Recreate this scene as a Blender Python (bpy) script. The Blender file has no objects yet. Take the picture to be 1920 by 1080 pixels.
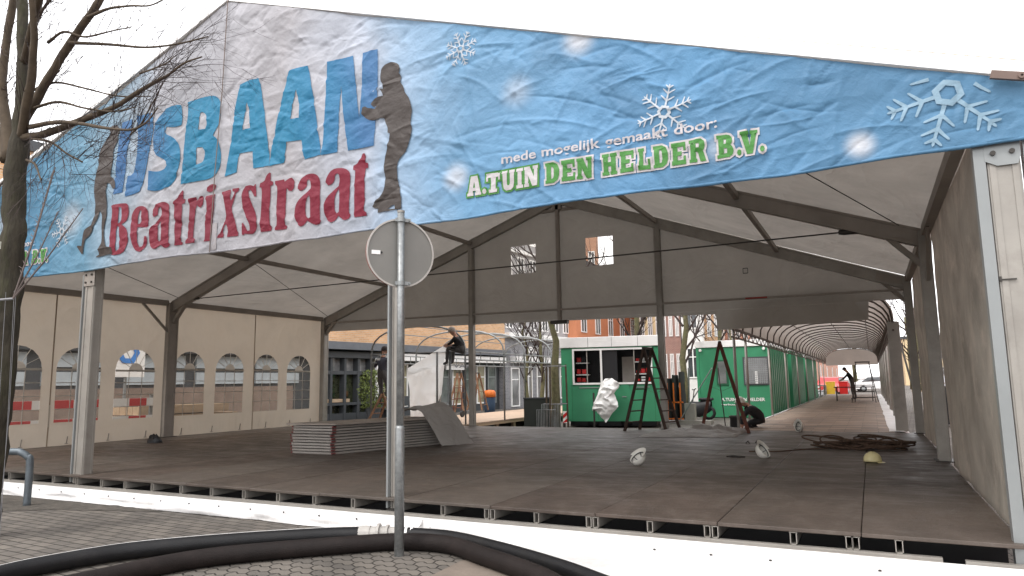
import bpy, bmesh, math, random
import numpy as np
from mathutils import Vector, Matrix, noise
from mathutils.geometry import tessellate_polygon
random.seed(7); np.random.seed(7)
R_ = math.radians
S = bpy.context.scene
# ---------------------------------------------------------------- camera
CF, CX, CY, CZ, YAW, PIT, ROL = 1316.34, 14.2152, -5.7201, 1.0844, -0.467882, 0.134151, -0.015525
Fw = Vector((math.sin(YAW)*math.cos(PIT), math.cos(YAW)*math.cos(PIT), math.sin(PIT)))
Rt = Vector((math.cos(YAW), -math.sin(YAW), 0)); Up = Rt.cross(Fw)
Rr = math.cos(ROL)*Rt + math.sin(ROL)*Up; Ur = -math.sin(ROL)*Rt + math.cos(ROL)*Up
cam_d = bpy.data.cameras.new('camera'); cam = bpy.data.objects.new('camera', cam_d); S.collection.objects.link(cam)
cam.matrix_world = Matrix(((Rr.x,Ur.x,-Fw.x,CX),(Rr.y,Ur.y,-Fw.y,CY),(Rr.z,Ur.z,-Fw.z,CZ),(0,0,0,1)))
cam_d.sensor_width = 36; cam_d.lens = CF/1920*36; cam_d.clip_start = .05; cam_d.clip_end = 1500
S.camera = cam
# ---------------------------------------------------------------- sky, sun, exposure
SUN_EL, SUN_ROT = R_(52), R_(205)
w = bpy.data.worlds.new('World'); S.world = w; w.use_nodes = True
nt = w.node_tree; bg = nt.nodes['Background']
sky = nt.nodes.new('ShaderNodeTexSky'); sky.sky_type = 'NISHITA'; sky.sun_disc = False
sky.sun_elevation = SUN_EL; sky.sun_rotation = SUN_ROT; sky.air_density = 1; sky.dust_density = 4
ovc = nt.nodes.new('ShaderNodeMix'); ovc.data_type = 'RGBA'; ovc.inputs[0].default_value = .86
ovc.inputs[7].default_value = (14.5, 14.4, 14.6, 1)      # thick even cloud cover
nt.links.new(sky.outputs[0], ovc.inputs[6]); nt.links.new(ovc.outputs[2], bg.inputs[0]); bg.inputs[1].default_value = .1
sd = bpy.data.lights.new('sun', 'SUN'); sun = bpy.data.objects.new('sun', sd); S.collection.objects.link(sun)
sd.energy = .8; sd.angle = R_(14); sd.color = (1, .965, .92)
sdir = Vector((math.sin(SUN_ROT)*math.cos(SUN_EL), math.cos(SUN_ROT)*math.cos(SUN_EL), math.sin(SUN_EL)))
sun.rotation_euler = sdir.to_track_quat('Z', 'Y').to_euler()
S.view_settings.view_transform = 'Standard'; S.view_settings.look = 'None'
S.view_settings.exposure = 0.85; S.view_settings.gamma = 1
S.render.engine = 'CYCLES'; S.cycles.max_bounces = 8; S.cycles.transparent_max_bounces = 16
try: S.cycles.use_denoising = True
except Exception: pass
# outlines of the printed letters and figures, metres on the gable plane (x, z)
IJS = [
  ([(5.571,4.599),(5.789,4.607),(5.772,4.385),(5.726,4.199),(5.72,3.959),(5.706,3.721),(5.688,3.622),(5.516,3.616),(5.522,3.748),(5.526,3.989),(5.536,4.28),(5.549,4.437)],[]),
  ([(5.886,4.625),(6.186,4.609),(6.228,4.413),(6.172,4.145),(6.146,3.951),(6.111,3.745),(6.052,3.585),(5.907,3.562),(5.753,3.555),(5.755,3.708),(5.777,3.83),(5.841,3.828),(5.889,3.885),(5.912,3.988),(5.918,4.167),(5.925,4.331)],[]),
  ([(6.412,4.566),(6.51,4.606),(6.66,4.617),(6.768,4.59),(6.791,4.422),(6.778,4.332),(6.664,4.33),(6.512,4.358),(6.474,4.307),(6.502,4.266),(6.606,4.213),(6.693,4.151),(6.747,4.073),(6.779,3.964),(6.771,3.851),(6.739,3.731),(6.681,3.638),(6.603,3.581),(6.456,3.556),(6.322,3.552),(6.201,3.58),(6.188,3.839),(6.267,3.817),(6.387,3.799),(6.486,3.816),(6.53,3.855),(6.512,3.91),(6.425,3.965),(6.336,4.014),(6.271,4.084),(6.238,4.184),(6.237,4.302),(6.254,4.406),(6.299,4.492)],[]),
  ([(6.881,4.608),(7.064,4.617),(7.222,4.613),(7.331,4.602),(7.41,4.563),(7.461,4.486),(7.47,4.372),(7.459,4.24),(7.403,4.161),(7.353,4.097),(7.426,4.034),(7.477,3.926),(7.499,3.812),(7.484,3.683),(7.428,3.604),(7.332,3.564),(7.132,3.56),(6.815,3.567),(6.828,3.729),(6.846,4.056),(6.87,4.292),(6.891,4.461)],[[(7.116,4.423),(7.172,4.418),(7.23,4.362),(7.244,4.257),(7.216,4.201),(7.098,4.211),(7.107,4.328)],[(7.089,3.986),(7.183,3.976),(7.225,3.924),(7.223,3.846),(7.179,3.792),(7.071,3.776),(7.08,3.881)]]),
  ([(7.782,4.643),(7.912,4.661),(8.085,4.66),(8.125,4.548),(8.18,4.255),(8.226,3.989),(8.272,3.707),(8.286,3.573),(8.035,3.582),(8.01,3.793),(7.787,3.803),(7.768,3.576),(7.581,3.548),(7.614,3.75),(7.651,3.962),(7.691,4.218),(7.695,4.308),(7.745,4.497)],[[(7.901,4.408),(7.928,4.337),(7.96,4.081),(7.839,4.077),(7.858,4.219)]]),
  ([(8.558,4.626),(8.595,4.65),(8.842,4.643),(8.877,4.524),(8.956,4.144),(9.008,3.848),(9.052,3.639),(9.06,3.572),(8.798,3.57),(8.765,3.795),(8.547,3.807),(8.502,3.582),(8.29,3.569),(8.286,3.654),(8.341,3.874),(8.388,4.077),(8.448,4.288),(8.522,4.496)],[[(8.68,4.4),(8.726,4.211),(8.731,4.053),(8.598,4.064),(8.632,4.229)]]),
  ([(9.121,4.625),(9.469,4.622),(9.497,4.44),(9.571,3.894),(9.592,4.137),(9.602,4.621),(9.798,4.619),(9.799,4.094),(9.779,3.806),(9.771,3.556),(9.429,3.56),(9.388,3.809),(9.316,4.315),(9.305,3.997),(9.288,3.564),(9.065,3.566),(9.089,3.814),(9.098,4.037),(9.11,4.441)],[]),
]
BEA = [
  ([(5.494,3.463),(5.538,3.475),(5.792,3.46),(5.849,3.417),(5.863,3.298),(5.813,3.222),(5.727,3.191),(5.822,3.128),(5.88,3.028),(5.88,2.912),(5.831,2.825),(5.745,2.798),(5.565,2.804),(5.499,2.84),(5.505,2.869),(5.5,3.105),(5.512,3.27),(5.517,3.412)],[[(5.652,3.425),(5.706,3.418),(5.72,3.269),(5.697,3.224),(5.65,3.206),(5.652,3.324)],[(5.638,3.184),(5.686,3.155),(5.709,2.907),(5.689,2.862),(5.634,2.844),(5.625,3.032)]]),
  ([(5.946,3.311),(6.011,3.373),(6.114,3.383),(6.202,3.348),(6.24,3.263),(6.252,3.113),(6.24,3.091),(6.059,3.112),(6.066,2.927),(6.107,2.849),(6.158,2.855),(6.188,2.903),(6.19,2.983),(6.25,2.976),(6.255,2.907),(6.219,2.831),(6.163,2.797),(6.094,2.796),(6.013,2.841),(5.951,2.951),(5.925,3.116),(5.927,3.232)],[[(6.084,3.329),(6.11,3.325),(6.121,3.197),(6.099,3.154),(6.056,3.153),(6.057,3.239)]]),
  ([(6.321,3.242),(6.324,3.31),(6.387,3.37),(6.502,3.384),(6.586,3.361),(6.637,3.304),(6.648,3.089),(6.659,2.865),(6.691,2.828),(6.661,2.798),(6.596,2.793),(6.536,2.833),(6.48,2.816),(6.432,2.797),(6.364,2.811),(6.309,2.868),(6.292,2.971),(6.311,3.06),(6.39,3.119),(6.483,3.199),(6.498,3.22),(6.483,3.312),(6.457,3.327),(6.425,3.308),(6.423,3.229),(6.349,3.21)],[[(6.496,3.141),(6.509,3.083),(6.514,2.902),(6.491,2.882),(6.459,2.908),(6.449,3.045),(6.465,3.11)]]),
  ([(6.824,3.448),(6.861,3.482),(6.886,3.467),(6.885,3.372),(6.925,3.361),(6.921,3.312),(6.873,3.307),(6.871,3.107),(6.874,2.952),(6.882,2.841),(6.914,2.827),(6.908,2.8),(6.757,2.805),(6.77,2.853),(6.753,2.965),(6.75,3.122),(6.728,3.315),(6.703,3.335),(6.717,3.367),(6.779,3.398)],[]),
  ([(6.973,3.361),(7.113,3.364),(7.117,3.308),(7.16,3.357),(7.206,3.37),(7.236,3.336),(7.236,3.26),(7.2,3.223),(7.152,3.243),(7.135,3.273),(7.11,3.177),(7.097,3.014),(7.1,2.862),(7.144,2.841),(7.135,2.798),(6.963,2.805),(6.968,2.843),(6.998,2.873),(6.994,3.048),(7.003,3.268),(6.976,3.316)],[]),
  ([(7.268,3.359),(7.435,3.358),(7.43,3.31),(7.427,3.105),(7.417,2.892),(7.407,2.818),(7.408,2.791),(7.28,2.799),(7.301,2.829),(7.297,3.013),(7.3,3.208),(7.287,3.296),(7.271,3.315)],[]),
  ([(7.287,3.417),(7.3,3.459),(7.352,3.484),(7.412,3.484),(7.444,3.466),(7.438,3.423),(7.387,3.397),(7.327,3.397)],[]),
  ([(7.542,3.37),(7.693,3.376),(7.702,3.337),(7.691,3.286),(7.708,3.241),(7.748,3.294),(7.763,3.34),(7.724,3.35),(7.722,3.383),(7.831,3.378),(7.825,3.342),(7.79,3.325),(7.752,3.224),(7.727,3.153),(7.753,3.065),(7.81,2.932),(7.828,2.867),(7.846,2.854),(7.845,2.807),(7.672,2.81),(7.677,2.852),(7.684,2.872),(7.649,2.971),(7.628,2.953),(7.595,2.882),(7.615,2.848),(7.614,2.811),(7.508,2.818),(7.524,2.848),(7.552,2.866),(7.593,2.936),(7.638,3.036),(7.643,3.078),(7.589,3.267),(7.571,3.323),(7.548,3.337)],[]),
  ([(8.086,3.389),(8.104,3.24),(8.071,3.244),(8.034,3.302),(8.004,3.332),(7.976,3.321),(7.994,3.255),(8.041,3.154),(8.094,3.054),(8.123,2.947),(8.117,2.855),(8.071,2.808),(8.001,2.811),(7.944,2.822),(7.931,2.805),(7.909,2.811),(7.895,2.943),(7.916,2.956),(7.955,2.894),(7.985,2.849),(8.02,2.855),(8.01,2.919),(7.963,3.008),(7.908,3.119),(7.881,3.228),(7.884,3.323),(7.931,3.385),(8.001,3.385),(8.059,3.367),(8.072,3.386)],[]),
  ([(8.289,3.495),(8.31,3.487),(8.306,3.399),(8.348,3.377),(8.343,3.342),(8.309,3.336),(8.309,3.181),(8.301,3.038),(8.321,2.893),(8.349,2.859),(8.344,2.814),(8.195,2.815),(8.172,2.859),(8.177,3.054),(8.182,3.261),(8.172,3.335),(8.144,3.339),(8.149,3.385),(8.196,3.404),(8.249,3.47)],[]),
  ([(8.375,3.383),(8.51,3.384),(8.517,3.357),(8.576,3.385),(8.622,3.388),(8.656,3.347),(8.659,3.266),(8.628,3.235),(8.581,3.241),(8.547,3.282),(8.542,3.231),(8.544,3.008),(8.543,2.857),(8.576,2.843),(8.571,2.808),(8.398,2.813),(8.397,2.843),(8.416,2.871),(8.406,3.127),(8.405,3.312),(8.377,3.347)],[]),
  ([(8.712,3.248),(8.723,3.307),(8.786,3.369),(8.875,3.39),(8.978,3.37),(9.029,3.322),(9.042,3.241),(9.043,3.043),(9.042,2.867),(9.055,2.845),(9.031,2.814),(8.981,2.81),(8.905,2.844),(8.866,2.868),(8.816,2.825),(8.766,2.813),(8.713,2.857),(8.683,2.95),(8.686,3.05),(8.742,3.123),(8.856,3.188),(8.906,3.221),(8.901,3.301),(8.877,3.33),(8.852,3.319),(8.841,3.25),(8.804,3.225),(8.752,3.217)],[[(8.889,3.153),(8.899,3.102),(8.905,2.903),(8.878,2.891),(8.845,2.93),(8.835,3.051),(8.858,3.117)]]),
  ([(9.119,3.26),(9.142,3.315),(9.202,3.375),(9.3,3.39),(9.397,3.365),(9.452,3.318),(9.462,3.239),(9.457,3.085),(9.449,2.894),(9.473,2.853),(9.45,2.817),(9.385,2.811),(9.336,2.841),(9.299,2.869),(9.252,2.822),(9.192,2.81),(9.135,2.846),(9.103,2.918),(9.094,2.997),(9.123,3.072),(9.196,3.131),(9.304,3.193),(9.315,3.26),(9.308,3.315),(9.283,3.334),(9.253,3.319),(9.242,3.261),(9.206,3.227),(9.157,3.22)],[[(9.305,3.164),(9.312,3.105),(9.305,2.912),(9.275,2.898),(9.25,2.929),(9.241,3.017),(9.258,3.102)]]),
  ([(9.626,3.494),(9.656,3.494),(9.674,3.462),(9.669,3.39),(9.704,3.377),(9.705,3.327),(9.664,3.328),(9.661,3.152),(9.658,3),(9.648,2.878),(9.683,2.855),(9.683,2.822),(9.527,2.822),(9.52,2.847),(9.519,2.894),(9.522,3.076),(9.529,3.325),(9.499,3.339),(9.504,3.382),(9.552,3.394),(9.586,3.423)],[]),
]
SKR = [
  ([(9.867,4.404),(9.91,4.425),(10.003,4.422),(10.067,4.389),(10.096,4.334),(10.079,4.289),(10.107,4.241),(10.104,4.181),(10.139,4.125),(10.16,4.061),(10.209,3.991),(10.237,3.908),(10.248,3.841),(10.235,3.739),(10.249,3.663),(10.228,3.552),(10.168,3.427),(10.083,3.337),(10.072,3.224),(10.078,3.14),(10.104,3.034),(10.123,2.939),(10.126,2.836),(9.827,2.833),(9.833,2.879),(9.789,2.885),(9.757,2.904),(9.788,2.963),(9.85,2.991),(9.912,3.092),(9.916,3.248),(9.909,3.323),(9.945,3.485),(9.963,3.577),(9.981,3.648),(9.95,3.665),(9.949,3.718),(9.911,3.789),(9.891,3.835),(9.853,3.843),(9.763,3.833),(9.672,3.866),(9.599,3.935),(9.613,4.002),(9.646,4.007),(9.683,3.985),(9.778,3.963),(9.719,4.017),(9.734,4.051),(9.799,4.081),(9.871,4.085),(9.867,4.11),(9.834,4.166),(9.874,4.157),(9.877,4.193),(9.84,4.262),(9.846,4.372)],[[(9.952,2.853),(10.013,2.887),(10.044,2.888),(10.044,2.847)]]),
]
SKL = [
  ([(5.345,4.476),(5.325,4.545),(5.377,4.592),(5.476,4.573),(5.524,4.509),(5.516,4.446),(5.512,4.345),(5.45,4.264),(5.453,4.08),(5.431,3.882),(5.536,3.794),(5.558,3.7),(5.504,3.69),(5.441,3.771),(5.37,3.791),(5.367,3.673),(5.404,3.523),(5.408,3.342),(5.371,3.203),(5.372,3.06),(5.426,2.93),(5.551,2.908),(5.573,2.818),(5.409,2.816),(5.23,2.803),(5.215,2.817),(5.283,2.837),(5.256,2.911),(5.321,3.012),(5.315,3.21),(5.313,3.372),(5.265,3.432),(5.244,3.362),(5.169,3.263),(5.069,3.129),(4.96,3.077),(4.927,2.981),(4.922,2.89),(4.894,2.884),(4.78,2.996),(4.793,3.009),(4.882,2.994),(4.92,3.182),(4.974,3.222),(5.085,3.254),(5.156,3.391),(5.154,3.556),(5.11,3.709),(5.116,3.929),(5.157,4.09),(5.156,4.239),(5.228,4.376),(5.307,4.437)],[]),
]
TREE = [
  [(6.519,-0.193,0.174),(6.582,0.738,0.1506),(6.627,1.253,0.1412),(6.624,1.99,0.1432),(6.615,2.585,0.145),(6.575,3.143,0.1305),(6.58,3.594,0.1206),(6.573,3.997,0.0718),(6.511,4.595,0.0673),(6.428,5.217,0.0684),(6.369,5.726,0.0577)],
  [(6.477,3.441,0.077),(6.29,3.935,0.0505),(6.167,4.375,0.0456),(6.2,4.851,0.0402),(6.252,5.265,0.0346),(6.312,5.557,0.0289)],
  [(6.226,4.243,0.034),(5.983,4.659,0.029),(5.808,5.135,0.0236)],
  [(6.378,3.456,0.0554),(6.203,3.717,0.045),(5.927,4.005,0.0402)],
  [(6.666,3.864,0.0548),(6.846,4.056,0.049),(7.069,4.321,0.0431),(7.323,4.572,0.04),(7.621,4.833,0.0368),(7.781,5.068,0.0261)],
  [(6.563,4.494,0.0446),(6.823,4.609,0.0385),(7.081,4.747,0.0353),(7.371,4.929,0.0321),(7.558,5.19,0.0266)],
  [(6.62,3.644,0.0493),(6.85,3.885,0.0434),(7.098,4.23,0.0376),(7.254,4.561,0.0321),(7.326,4.855,0.0268),(7.33,5.142,0.0215)],
  [(6.667,3.647,0.0437),(6.989,3.646,0.0374),(7.337,3.692,0.034),(7.912,3.758,0.0252),(8.254,3.87,0.0198),(8.452,3.941,0.0156),(8.544,3.987,0.0121),(8.718,4.084,0.0096),(8.915,4.117,0.0062)],
  [(6.643,3.754,0.0274),(7.251,3.686,0.0211),(7.686,3.584,0.0174),(8.099,3.456,0.0149),(8.373,3.376,0.0126),(8.672,3.303,0.0104),(8.918,3.308,0.0079),(9.117,3.386,0.0055)],
  [(8.373,3.376,0.0087),(8.629,3.39,0.0071),(8.839,3.439,0.0056),(9.043,3.483,0.0046)],
  [(8.452,3.941,0.0098),(8.444,4.035,0.0078),(8.479,4.14,0.0064),(8.408,4.277,0.0049)],
  [(7.608,4.713,0.0184),(7.94,4.702,0.0133),(8.302,4.627,0.01),(8.61,4.538,0.0078),(8.863,4.537,0.0058)],
  [(7.33,4.514,0.0186),(7.848,4.399,0.0133),(8.332,4.28,0.0109),(8.705,4.255,0.0087),(9.022,4.276,0.0057)],
  [(6.616,4.747,0.0196),(6.785,4.912,0.0166),(7.002,5.03,0.0137),(7.263,5.103,0.0108)],
  [(6.811,3.61,0.0141),(7.093,3.533,0.0117),(7.33,3.384,0.0094),(7.555,3.267,0.0077)],
  [(6.747,3.397,0.0151),(7.033,3.296,0.0122),(7.267,3.179,0.0094),(7.5,3.011,0.0072),(7.669,2.977,0.0051)],
  [(6.629,3.928,0.0187),(7.132,3.941,0.0139),(7.58,3.797,0.0103),(7.998,3.688,0.0075),(8.309,3.678,0.0054)],
  [(6.743,4.135,0.0154),(7.012,4.192,0.0119),(7.378,4.084,0.0095),(7.813,3.937,0.0071),(8.215,3.878,0.005)],
  [(6.962,4.604,0.0164),(7.226,4.653,0.0134),(7.588,4.507,0.0105),(8.004,4.458,0.0076),(8.32,4.42,0.005)],
  [(6.261,5.201,0.023),(6.076,5.439,0.0175),(5.93,5.734,0.0118)],
  [(6.516,3.434,0.0137),(6.333,3.292,0.0111),(6.093,3.241,0.009)],
]
# ---------------------------------------------------------------- helpers
def V(*a): return Vector(a)
def at(u, v, ax, val):
    """a point of the photograph (1920 px wide) met on the real plane axis=val"""
    d = Fw + Rr*((u-960)/CF) - Ur*((v-540)/CF); t = (val-(CX,CY,CZ)[ax])/d[ax]
    return V(CX,CY,CZ) + t*d
def world_loc(o):
    p = V(0,0,0)
    while o: p += o.location; o = o.parent
    return p
def tag(o, label=None, cat=None, group=None, kind=None):
    if label: o['label'] = label
    if cat: o['category'] = cat
    if group: o['group'] = group
    if kind: o['kind'] = kind
    return o
def thing(name, label, cat, loc=(0,0,0), group=None):
    o = bpy.data.objects.new(name, None); o.empty_display_size = .1; S.collection.objects.link(o); o.location = loc
    return tag(o, label, cat, group)
def copy_tree(o, parent=None):
    c = o.copy(); S.collection.objects.link(c)
    c.parent = parent
    for ch in list(o.children): copy_tree(ch, c)
    return c
class MB:
    def __init__(s): s.v=[]; s.f=[]; s.m=[]
    def add(s, vs, fs, mi=0):
        n=len(s.v); s.v += [tuple(x) for x in vs]; s.f += [tuple(i+n for i in f) for f in fs]; s.m += [mi]*len(fs); return s
    def box(s, x0,y0,z0,x1,y1,z1, mi=0):
        return s.add([(x0,y0,z0),(x1,y0,z0),(x1,y1,z0),(x0,y1,z0),(x0,y0,z1),(x1,y0,z1),(x1,y1,z1),(x0,y1,z1)],
            [(0,3,2,1),(4,5,6,7),(0,1,5,4),(1,2,6,5),(2,3,7,6),(3,0,4,7)], mi)
    def beam(s, a, b, w, h, up=(0,0,1), mi=0):
        a=Vector(a); b=Vector(b); d=(b-a).normalized(); u=Vector(up)
        r=d.cross(u)
        if r.length<1e-3: r=d.cross(Vector((0,1,0)))
        r.normalize(); u=r.cross(d)
        r*=w/2; u*=h/2
        vs=[a-r-u,a+r-u,a+r+u,a-r+u,b-r-u,b+r-u,b+r+u,b-r+u]
        return s.add(vs,[(0,1,2,3),(7,6,5,4),(0,4,5,1),(1,5,6,2),(2,6,7,3),(3,7,4,0)],mi)
    def tube(s, pts, r, n=8, mi=0, cap=True):
        pts=[Vector(p) for p in pts]; rs = r if isinstance(r,(list,tuple)) else [r]*len(pts)
        base=len(s.v); u=None
        for i,p in enumerate(pts):
            d=(pts[min(i+1,len(pts)-1)]-pts[max(i-1,0)])
            d = d.normalized() if d.length>1e-9 else Vector((0,0,1))
            if u is None:
                u = d.orthogonal().normalized()
            else:
                u = (u-d*u.dot(d)); u = u.normalized() if u.length>1e-6 else d.orthogonal().normalized()
            w=d.cross(u)
            for k in range(n):
                a=2*math.pi*k/n; s.v.append(tuple(p+(u*math.cos(a)+w*math.sin(a))*rs[i]))
        for i in range(len(pts)-1):
            for k in range(n):
                s.f.append((base+i*n+k, base+i*n+(k+1)%n, base+(i+1)*n+(k+1)%n, base+(i+1)*n+k)); s.m.append(mi)
        if cap:
            s.f.append(tuple(base+k for k in range(n))[::-1]); s.m.append(mi)
            e=base+(len(pts)-1)*n; s.f.append(tuple(e+k for k in range(n))); s.m.append(mi)
        return s
    def lathe(s, c, prof, n=24, axis='z', mi=0):
        base=len(s.v)
        for r,h in prof:
            for k in range(n):
                a=2*math.pi*k/n
                q=(r*math.cos(a),r*math.sin(a),h)
                if axis=='y': q=(q[0],q[2],q[1])
                if axis=='x': q=(q[2],q[0],q[1])
                s.v.append((c[0]+q[0],c[1]+q[1],c[2]+q[2]))
        for i in range(len(prof)-1):
            for k in range(n):
                s.f.append((base+i*n+k,base+i*n+(k+1)%n,base+(i+1)*n+(k+1)%n,base+(i+1)*n+k)); s.m.append(mi)
        return s
    def grid(s, fn, nu, nv, mi=0):
        base=len(s.v)
        for j in range(nv+1):
            for i in range(nu+1): s.v.append(tuple(fn(i/nu,j/nv)))
        for j in range(nv):
            for i in range(nu):
                a=base+j*(nu+1)+i; s.f.append((a,a+1,a+nu+2,a+nu+1)); s.m.append(mi)
        return s
    def build(s, name, mats, parent=None, smooth=False, bevel=0):
        me=bpy.data.meshes.new(name)
        off = world_loc(parent) if parent else V(0,0,0)
        if parent is None and getattr(s,'origin',None) is not None: off = Vector(s.origin)
        me.from_pydata([(x-off.x,y-off.y,z-off.z) for x,y,z in s.v],[],s.f)
        if not isinstance(mats,(list,tuple)): mats=[mats]
        for m in mats: me.materials.append(m)
        me.polygons.foreach_set('material_index', s.m)
        bm=bmesh.new(); bm.from_mesh(me)
        if bevel: bmesh.ops.bevel(bm, geom=[e for e in bm.edges if len(e.link_faces)==2 and e.calc_face_angle(0)>.6], offset=bevel, segments=1, affect='EDGES')
        if not getattr(s,'keep_normals',False): bmesh.ops.recalc_face_normals(bm, faces=bm.faces)
        bm.to_mesh(me); bm.free()
        if smooth:
            me.polygons.foreach_set('use_smooth',[True]*len(me.polygons))
        o=bpy.data.objects.new(name, me); S.collection.objects.link(o)
        if parent: o.parent=parent
        elif getattr(s,'origin',None) is not None: o.location=s.origin
        return o
# ---------------------------------------------------------------- materials
def nodes(m):
    m.use_nodes=True; t=m.node_tree; return t, t.nodes['Principled BSDF'], t.nodes['Material Output']
def mat(name, col, rough=.7, metal=0, var=.12, vs=3., bump=0, bs=40, trans=None, dirt=None, spec=.35, objvar=0, streak=None):
    """plain procedural surface: base colour broken by two noises, optional bump, translucency and dirt"""
    m=bpy.data.materials.new(name); t,b,out=nodes(m); N=t.nodes.new; L=t.links.new
    tc=N('ShaderNodeTexCoord'); mp=N('ShaderNodeMapping'); L(tc.outputs['Object'],mp.inputs[0])
    if streak: mp.inputs[3].default_value=streak
    n1=N('ShaderNodeTexNoise'); n1.inputs['Scale'].default_value=vs; n1.inputs['Detail'].default_value=6; n1.inputs['Roughness'].default_value=.62; L(mp.outputs[0],n1.inputs[0])
    mr=N('ShaderNodeMapRange'); mr.inputs[1].default_value=.3; mr.inputs[2].default_value=.7; mr.inputs[3].default_value=1-var; mr.inputs[4].default_value=1+var
    L(n1.outputs[0],mr.inputs[0])
    mul=N('ShaderNodeMix'); mul.data_type='RGBA'; mul.blend_type='MULTIPLY'; mul.inputs[0].default_value=1
    mul.inputs[6].default_value=(*col,1); L(mr.outputs[0],mul.inputs[7]); c=mul.outputs[2]
    if objvar:
        oi=N('ShaderNodeObjectInfo'); m2=N('ShaderNodeMapRange'); m2.inputs[3].default_value=1-objvar; m2.inputs[4].default_value=1+objvar; L(oi.outputs['Random'],m2.inputs[0])
        mu=N('ShaderNodeMix'); mu.data_type='RGBA'; mu.blend_type='MULTIPLY'; mu.inputs[0].default_value=1; L(c,mu.inputs[6]); L(m2.outputs[0],mu.inputs[7]); c=mu.outputs[2]
    if dirt:
        dc,amount,ds=dirt
        n2=N('ShaderNodeTexNoise'); n2.inputs['Scale'].default_value=ds; n2.inputs['Detail'].default_value=8; n2.inputs['Roughness'].default_value=.7; L(mp.outputs[0],n2.inputs[0])
        r2=N('ShaderNodeMapRange'); r2.inputs[1].default_value=.5; r2.inputs[2].default_value=.72; r2.inputs[4].default_value=amount; L(n2.outputs[0],r2.inputs[0])
        mx=N('ShaderNodeMix'); mx.data_type='RGBA'; L(r2.outputs[0],mx.inputs[0]); L(c,mx.inputs[6]); mx.inputs[7].default_value=(*dc,1); c=mx.outputs[2]
    L(c,b.inputs['Base Color']); b.inputs['Roughness'].default_value=rough; b.inputs['Metallic'].default_value=metal
    b.inputs['Specular IOR Level'].default_value=spec
    if bump:
        n3=N('ShaderNodeTexNoise'); n3.inputs['Scale'].default_value=bs; n3.inputs['Detail'].default_value=5; L(mp.outputs[0],n3.inputs[0])
        bp=N('ShaderNodeBump'); bp.inputs['Strength'].default_value=bump; bp.inputs['Distance'].default_value=.02; L(n3.outputs[0],bp.inputs['Height']); L(bp.outputs[0],b.inputs['Normal'])
    if trans:
        tr=N('ShaderNodeBsdfTranslucent'); mx=N('ShaderNodeMixShader'); mx.inputs[0].default_value=trans
        L(c,tr.inputs[0]); L(b.outputs[0],mx.inputs[1]); L(tr.outputs[0],mx.inputs[2]); L(mx.outputs[0],out.inputs[0])
    return m
def fabric(name, col, trans, wr=.5, ws=1.6, streak=(1,1,1), dirt=None, var=.08, rough=.6):
    """tent cloth: wrinkle bump from stretched, distorted noise; part of the light passes through"""
    m=mat(name,col,rough=rough,var=var,vs=1.2,trans=trans,dirt=dirt,spec=.2)
    t=m.node_tree; N=t.nodes.new; L=t.links.new; b=t.nodes['Principled BSDF']
    tc=N('ShaderNodeTexCoord'); mp=N('ShaderNodeMapping'); L(tc.outputs['Object'],mp.inputs[0]); mp.inputs[3].default_value=streak
    a=N('ShaderNodeTexNoise'); a.inputs['Scale'].default_value=ws; a.inputs['Detail'].default_value=4; a.inputs['Distortion'].default_value=1.2; L(mp.outputs[0],a.inputs[0])
    h=N('ShaderNodeMath'); h.operation='SUBTRACT'; h.inputs[1].default_value=.5; L(a.outputs[0],h.inputs[0])
    h2=N('ShaderNodeMath'); h2.operation='ABSOLUTE'; L(h.outputs[0],h2.inputs[0])
    bp=N('ShaderNodeBump'); bp.inputs['Strength'].default_value=wr; bp.inputs['Distance'].default_value=.12; L(h2.outputs[0],bp.inputs['Height']); L(bp.outputs[0],b.inputs['Normal'])
    for n in t.nodes:
        if n.type=='BSDF_TRANSLUCENT': L(bp.outputs[0],n.inputs['Normal'])
    return m
def brickmat(name, c1, c2, mortar, sc=1., axis='y'):
    m=bpy.data.materials.new(name); t,b,out=nodes(m); N=t.nodes.new; L=t.links.new
    g=N('ShaderNodeNewGeometry'); sp=N('ShaderNodeSeparateXYZ'); L(g.outputs['Position'],sp.inputs[0])
    cb=N('ShaderNodeCombineXYZ'); ad=N('ShaderNodeMath'); ad.operation='ADD'; L(sp.outputs[0],ad.inputs[0]); L(sp.outputs[1],ad.inputs[1])
    L(ad.outputs[0],cb.inputs[0]); L(sp.outputs[2],cb.inputs[1])
    br=N('ShaderNodeTexBrick'); L(cb.outputs[0],br.inputs[0]); br.inputs['Scale'].default_value=sc
    br.inputs['Color1'].default_value=(*c1,1); br.inputs['Color2'].default_value=(*c2,1); br.inputs['Mortar'].default_value=(*mortar,1)
    br.inputs['Brick Width'].default_value=.22; br.inputs['Row Height'].default_value=.075; br.inputs['Mortar Size'].default_value=.008
    n=N('ShaderNodeTexNoise'); n.inputs['Scale'].default_value=.6; n.inputs['Detail'].default_value=6; L(g.outputs['Position'],n.inputs[0])
    mr=N('ShaderNodeMapRange'); mr.inputs[1].default_value=.3; mr.inputs[2].default_value=.7; mr.inputs[3].default_value=.85; mr.inputs[4].default_value=1.12; L(n.outputs[0],mr.inputs[0])
    mu=N('ShaderNodeMix'); mu.data_type='RGBA'; mu.blend_type='MULTIPLY'; mu.inputs[0].default_value=1; L(br.outputs[0],mu.inputs[6]); L(mr.outputs[0],mu.inputs[7])
    L(mu.outputs[2],b.inputs['Base Color']); b.inputs['Roughness'].default_value=.85
    return m
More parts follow.
